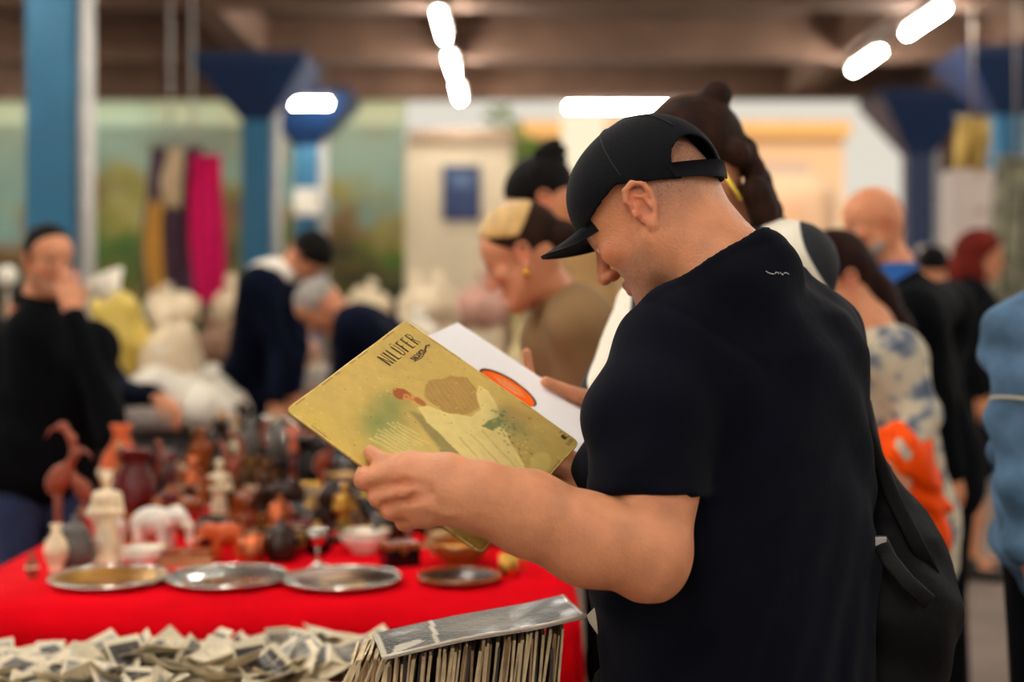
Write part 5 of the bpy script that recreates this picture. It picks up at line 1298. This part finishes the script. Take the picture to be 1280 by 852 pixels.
def F(kd, px, d, sc, col, label, rz=0.0, sec=None): put(kd, at(px, d), d, TZ, rz, sc, col, label, sec)
F('statuette', 134, 3.60, 1.02, 'cream', 'tall cream statuette of a draped lady, behind the brass platter', 0, 'cream')
F('carved elephant', 192, 3.78, 1.05, 'white', 'white carved elephant beside the tall cream lady', math.pi*.93)
F('bowl', 178, 3.55, .75, 'white', 'small white bowl in front of the white elephant')
F('lidded pot', 94, 3.56, .78, 'grey', 'small grey jar with a white lid, at the corner of the red table', 0, 'white')
F('vase', 70, 3.5, .55, 'cream', 'little cream vase beside the grey jar at the table corner')
F('vase', 40, 3.40, .30, 'terracotta', 'tiny pinkish vase at the very corner of the red table')
F('carved wading bird', 78, 3.85, 1.12, 'terracotta', 'tall reddish wooden bird with curved neck, at the table\'s left end', 2.8)
F('carved wading bird', 100, 3.98, .85, 'terracotta', 'shorter reddish wooden bird behind the tall reddish one', -.3)
F('jug', 168, 4.15, 1.15, 'dark red', 'round dark red jug behind the white elephant', 1.2)
F('vase', 152, 4.55, 1.3, 'rust orange', 'rust orange vase behind the round dark red jug')
F('carved camel', 214, 4.02, 1.05, 'amber brown', 'amber wooden camel behind the white elephant', math.pi)
F('trinket box', 232, 3.58, (1.2, .8, .5), 'tan', 'flat tan wooden box beside the small white bowl', .1, 'tan')
F('carved elephant', 284, 3.68, .8, 'rust orange', 'small orange-brown carved elephant behind the silver platter', .3)
F('mug', 316, 3.58, .8, 'copper', 'copper mug behind the silver platter', 2.2)
F('ornate tray', 330, 3.92, 1.0, 'tan', 'oval tan wooden tray behind the copper mug', .2, 'dark brown')
F('goblet', 397, 3.56, .62, 'silver', 'small shiny silver goblet behind the dark bronze platter')
F('statuette', 430, 3.92, .72, 'brass', 'short gilt statuette behind the dark bronze platter')
F('bowl', 455, 3.75, .9, 'white', 'white glazed bowl beside the short gilt statuette')
F('lidded pot', 352, 3.62, .7, 'dark brown', 'dark brown lidded pot beside the copper mug')
F('bowl', 576, 3.55, 1.0, 'amber brown', 'amber wooden bowl behind the dark wooden dish')
F('mug', 636, 3.42, .6, 'brass', 'small brass mug at the front edge beside the dark wooden dish')
F('trinket box', 500, 3.56, .8, 'black', 'little black box between the bronze platter and the wooden dish', .4)
rb = random.Random(11)
SPEC = [(p['x'], p['y']) for p in PLACED]+[(at(136, 3.33), 3.33), (at(284, 3.34), 3.34), (at(428, 3.32), 3.32), (at(574, 3.34), 3.34)]
kinds_low = ['bowl', 'trinket box', 'teapot', 'mug', 'carved elephant', 'carved camel', 'lidded pot', 'ornate tray', 'horse figure', 'statuette', 'goblet', 'wooden case', 'vase']
kinds_tall = ['bottle', 'candlestick', 'jug', 'vase', 'oil lamp', 'mantel clock', 'picture frame', 'statuette', 'carved wading bird', 'goblet', 'teapot', 'lidded pot']
cols_front = ['amber brown', 'dark brown', 'silver', 'dark brown', 'terracotta', 'cream', 'bronze', 'copper', 'tan', 'black', 'olive green', 'black', 'dark red', 'white', 'bronze']
cols_back = ['dark brown', 'black', 'amber brown', 'bronze', 'dark red', 'black', 'black', 'cream', 'bronze', 'dark brown', 'dark brown', 'rust orange', 'silver', 'copper', 'teal']
gyv = 3.72; row = 0
while gyv < 5.55:
    gxv = -1.19+(row % 2)*.07
    while gxv < .10:
        x, y = gxv+rb.uniform(-.03, .03), gyv+rb.uniform(-.03, .03)
        if (x > -1.13 or y > 4.0) and all(math.hypot(x-a, y-b) > (.105 if b > 3.4 else .16) for a, b in SPEC):
            back = gyv > 4.15
            kd = rb.choice(kinds_tall if back and rb.random() < .7 else kinds_low); col = rb.choice(cols_back if back else cols_front)
            sc = rb.uniform(.68, 1.0)*(1.12 if gyv > 4.6 else .92)
            if kd in ('ornate tray', 'wooden case'): sc *= .75
            put(kd, x, y, TZ, rb.uniform(0, 6.28), sc, col)
        gxv += .112
    gyv += .112; row += 1
# labels: each by its look and its nearest neighbours
used_l = {p['label'] for p in PLACED if p['label']}
def nm_(p): return (p['col']+' '+p['kd']).strip()
for p in PLACED:
    if p['label']: continue
    near = sorted((q for q in PLACED if q is not p), key=lambda q: math.hypot(q['x']-p['x'], (q['y']-p['y'])))[:10]
    lab = None; cand = []
    for q in near:
        dx, dy = q['x']-p['x'], q['y']-p['y']
        rel = ('in front of' if dy > 0 else 'behind') if abs(dy) > abs(dx) else 'beside'
        cand.append(f"{nm_(p)} {rel} the {nm_(q)} on the red table")
    for i in range(4):
        for j in range(i+1, 5): cand.append(f"{nm_(p)} close to the {nm_(near[i])} and the {nm_(near[j])}")
    for c in cand:
        if c not in used_l: lab = c; break
    p['label'] = lab or cand[-1]; used_l.add(p['label']); p['o']['label'] = p['label']
for p in PLACED: p['o']['group'] = 'bric-a-brac on the red table'
for t in PROTO.values(): delete_tree(t)

# ------------------------------------------------------------------ cloth stall behind
cloth_box('cloth_stall_table', 'long far table heaped with pale bundles and stuffed bags', -2.5, .9, 7.9, 10.4, .78, .1, mat('brown_stall_cloth', S(96, 74, 60), .9), 5)
cloth_box('side_stall_table', 'dark-draped side table under the yellow bag', -2.60, -1.25, 6.40, 7.0, .80, .1, mat('dark_stall_cloth', S(40, 34, 34), .9), 6, True)
CL = {'cream': S(218, 198, 166), 'white': S(230, 222, 206), 'tan': S(186, 154, 116), 'grey': S(160, 150, 144), 'dusty pink': S(186, 140, 124), 'brown': S(120, 88, 68), 'beige': S(204, 180, 150)}
BP = []
for i in range(5):
    r = np.random.default_rng(50+i); s = Sdf((-.32, -.26, -.02), (.32, .26, .36), .014)
    s.ell((0, 0, .12), (.20, .15, .12), 0)
    for k in range(5): s.ell((r.uniform(-.14, .14), r.uniform(-.09, .09), r.uniform(.08, .22)), (r.uniform(.06, .12), r.uniform(.06, .10), r.uniform(.05, .10)), .06)
    s.cut(lambda X, Y, Z: .002-Z+0*X+0*Y).warp(lambda X, Y, Z: .008*np.sin(30*X+9*Z+i)*np.sin(26*Y-20*Z))
    t = thing('cloth_bundle', 'prototype', 'bundle'); obj('body', s.mesh(), mat('bundle_cream', CL['cream'], .9), t)
    tp = s.d; obj('tied_neck', MB().tube([(.02, 0, .20), (.03, .01, .27), (.06, .02, .33)], [.05, .025, .045], 10).vf(), mat('bundle_cream', CL['cream'], .9), t); BP.append(t)
rb = random.Random(5); nb = 0; BPL = []
def bundle(x, y, z, sc, cn):
    o = copy_tree(BP[rb.randrange(5)]); o.location = (x, y, z); o.rotation_euler = (0, 0, rb.uniform(0, 6.28)); o.scale = (sc, sc, sc*rb.uniform(.9, 1.3))
    for c in o.children: c.material_slots[0].link = 'OBJECT'; c.material_slots[0].material = mat('bundle_'+cn.replace(' ', '_'), CL[cn], .9, var=.12, scale=5, bump=.4, bscale=14)
    o['group'] = 'cloth bundles on the far stall'; BPL.append((o, x, y, z, cn))
cn_ = ['cream', 'white', 'tan', 'grey', 'dusty pink', 'brown', 'beige', 'cream', 'beige']
for y in (8.15, 8.65, 9.2, 9.8):
    x = -2.25
    while x < .75:
        for lv in range(2 if y < 8.5 else 3):
            if lv and rb.random() < .25: break
            bundle(x+rb.uniform(-.06, .06), y+rb.uniform(-.06, .06), .785+lv*.24, rb.uniform(.80, 1.0), rb.choice(cn_))
        x += .42
for x, y, z, sc, cn in ((at(212, 6.75), 6.75, .81, 1.15, 'white'), (at(268, 6.7), 6.72, .81, 1.0, 'white'), (at(205, 6.8), 6.82, 1.02, .95, 'cream'), (at(118, 6.75), 6.78, .81, 1.0, 'beige'), (at(172, 6.6), 6.62, .81, .7, 'grey')): bundle(x, y, z, sc, cn)
ub = set()
for o, x, y, z, cn in BPL:
    near = sorted((b for b in BPL if b[0] is not o), key=lambda b: math.dist((x, y, z), b[1:4]))[:6]; st = 'upper' if z > .95 else 'lower'
    lay_ = {0: 'resting on the stall cloth', 1: 'in the second layer', 2: 'on top of the heap'}[min(2, int((z-.7)/.24))]
    cand = [f"{cn} cloth bundle {lay_}, touching a {b[4]} one" for b in near]+[f"{cn} cloth bundle {lay_}, between a {a[4]} and a {b[4]} one" for a in near for b in near if a is not b]
    lab = next((c for c in cand if c not in ub), f"pale {cn} cloth bundle somewhere in the far stall heap"); ub.add(lab); o['label'] = lab
for t in BP: delete_tree(t)
# yellow bag on a dark crate
yb = P(150, 420, 6.75); s = Sdf(yb-.36, yb+.40, .012)
s.ell(yb+V(0, 0, -.02), (.135, .11, .19), 0).ell(yb+V(-.03, 0, .13), (.12, .09, .08), .06).warp(lambda X, Y, Z: .012*np.sin(26*X+14*Z)*np.sin(20*Z-22*Y))
t = thing('plastic_bag', 'bulging yellow plastic bag with a white top, beyond the sweatered man', 'bag', (yb[0], yb[1], yb[2]-.21))
obj('sack', s.mesh(), mat('yellow_film', S(206, 178, 78), .5, var=.15, scale=5, bump=.6, bscale=12), t)
obj('gathered_top', MB().tube([yb+V(-.04, 0, .17), yb+V(-.05, 0, .22), yb+V(-.08, .0, .29)], [.07, .05, .10], 12).vf(), mat('white_film', S(222, 212, 192), .5, bump=.5, bscale=12), t)
t = thing('crate', 'dark wooden crate under the bulging yellow bag', 'crate', (yb[0], yb[1], .8))
zz = yb[2]-.205
for k in range(4): obj('side_board', MB().box((yb[0]-.18, yb[1]-.13, .805+k*(zz-.805)/4), (yb[0]+.18, yb[1]-.115, .795+(k+1)*(zz-.805)/4), bev=.003).vf(), pm('dark brown'), t, False)
obj('case', MB().box((yb[0]-.175, yb[1]-.114, .803), (yb[0]+.175, yb[1]+.13, zz)).vf(), pm('dark brown'), t, False)

# ------------------------------------------------------------------ hanging cloths, cartons
def hang(name, label, cat, px0, px1, py0, py1, d, m, seed, amp=.05, rail=True, waves=3.0):
    r = np.random.default_rng(seed); a, b = P(px0, py0, d), P(px1, py1, d); rows = []
    n, k = 26, 22
    for i in range(n):
        u = i/(n-1); rr = []
        for j in range(k):
            q = j/(k-1); wq = .72+.28*math.sin(q*2.6+.3)
            x = (a[0]+b[0])/2+(u-.5)*(b[0]-a[0])*wq+.02*math.sin(q*4+seed); y = d+amp*math.sin(u*waves*6.28+q*1.5+seed)+.02*math.sin(q*7+u*3)
            rr.append((x, y, a[2]+(b[2]-a[2])*q+.02*math.sin(u*9+seed)*q))
        rows.append(rr)
    t = thing(name, label, cat, ((a[0]+b[0])/2, d, b[2]))
    v, f = sheet(rows, .012); obj('drape', (v, f), m, t)
    obj('hook', MB().tube([((a[0]+b[0])/2, d, a[2]-.03), ((a[0]+b[0])/2, d, a[2]+.05)], .008, 6).vf(), M_fix, t)
    return t
M_purple = mat('purple_brown_cloth', S(84, 60, 76), .9, var=.35, scale=6, stretch=(3, 1, .4)); M_mag = mat('magenta_cloth', S(226, 10, 108), .8, var=.15); M_yel = mat('ochre_yellow_cloth', S(206, 154, 66), .9, var=.15); M_crm = mat('cream_scarf', S(206, 182, 148), .9, var=.15)
hang('hanging_scarf', 'purple-brown scarf hanging from the rail, with cream showing at its middle', 'scarf', 176, 258, 184, 382, 12.0, M_purple, 1)
hang('hanging_scarf', 'short cream cloth hanging in front of the purple-brown scarf', 'scarf', 204, 228, 184, 258, 11.85, M_crm, 2, .02)
hang('hanging_scarf', 'ochre yellow strip of cloth hanging before the purple-brown scarf', 'scarf', 184, 204, 250, 366, 11.8, M_yel, 3, .02)
hang('hanging_scarf', 'bright magenta scarf hanging beside the purple-brown one', 'scarf', 240, 282, 192, 378, 11.88, M_mag, 4)
ra, rb_ = P(178, 180, 11.95), P(286, 180, 11.95)
t = thing('hanging_rail', 'thin rail on two long rods, carrying the magenta and purple scarves', 'rail', ra)
obj('bar', MB().tube([ra, rb_], .014, 8).vf(), M_fix, t)
for px in (213, 240): p = P(px, 180, 11.95); obj('rod', MB().tube([p, (p[0], p[1], 4.62)], .012, 6).vf(), M_pale_paint, t)
p = P(197, 250, 11.8); 
hang('hanging_cloth', 'yellow garment hanging under the beam above the carton stack', 'garment', 1194, 1238, 146, 218, 13.05, mat('mustard_garment', S(190, 158, 84), .9, var=.3, scale=6, stretch=(3, 1, .4)), 7)
hang('hanging_cloth', 'mottled yellow and blue fabric hanging beside the blue column', 'fabric', 1240, 1300, 196, 430, 10.2, (lambda m: m)(mat('mottled_yellow_blue_cloth', S(120, 116, 96), .9, var=.75, scale=7)), 8)
for (px, py, d, lb) in ((1216, 146, 13.05, 'thin rod from the ceiling beam, holding the yellow garment'), (1270, 196, 10.2, 'thin rod from the ceiling beam, holding the mottled fabric')):
    p = P(px, py, d); t = thing('hanging_rod', lb, 'rod', p); obj('rod', MB().tube([p, (p[0], p[1], 4.63)], .01, 6).vf(), M_fix, t); obj('crossbar', MB().tube([p-V(.18, 0, .0), p+V(.18, 0, .0)], .012, 6).vf(), M_fix, t)
M_cart = mat('pale_carton', S(206, 190, 182), .7, var=.06, scale=3); M_tape = mat('brown_tape', S(170, 140, 110), .4)
for sx0, dd, n, wd, nm in ((1186, 11.3, 6, .40, 'shorter'), (1215, 11.75, 8, .42, 'taller')):
    x = at(sx0, dd); z = 0
    for i in range(n):
        hgt = .315
        t = thing('carton', f"pale carton in the {nm} stack near the red-haired person, "+('at the bottom' if i == 0 else 'topmost' if i == n-1 else f"with {['', 'one', 'two', 'three', 'four', 'five', 'six'][i]} below it"), 'carton', (x, dd, z), 'pale cartons in two stacks')
        o = .012*math.sin(i*2.3+dd)
        obj('case', MB().box((x-wd/2+o, dd-.18, z+.001), (x+wd/2+o, dd+.18, z+hgt-.002), bev=.006).vf(), M_cart, t, False); obj('tape', MB().box((x-.03+o, dd-.183, z+hgt-.06), (x+.03+o, dd+.18, z+hgt), bev=.001).vf(), M_tape, t, False)
        z += hgt
p = P(9, 345, 7.35); t = thing('globe_lamp', 'white globe lamp on a thin stand behind the sweatered man', 'lamp', (p[0], p[1], 0))
s = Sdf(p-.1, p+.1, .006); s.ell(p, (.052, .052, .056), 0); obj('globe', s.mesh(), M_white_cloth, t); obj('stand', MB().tube([(p[0], p[1], .02), p-V(0, 0, .05)], .012, 8).vf(), M_fix, t); obj('foot', MB().lathe([(0, 0), (.13, 0), (.13, .015), (.02, .03), (0, .03)], (p[0], p[1], 0), 20).vf(), M_fix, t)
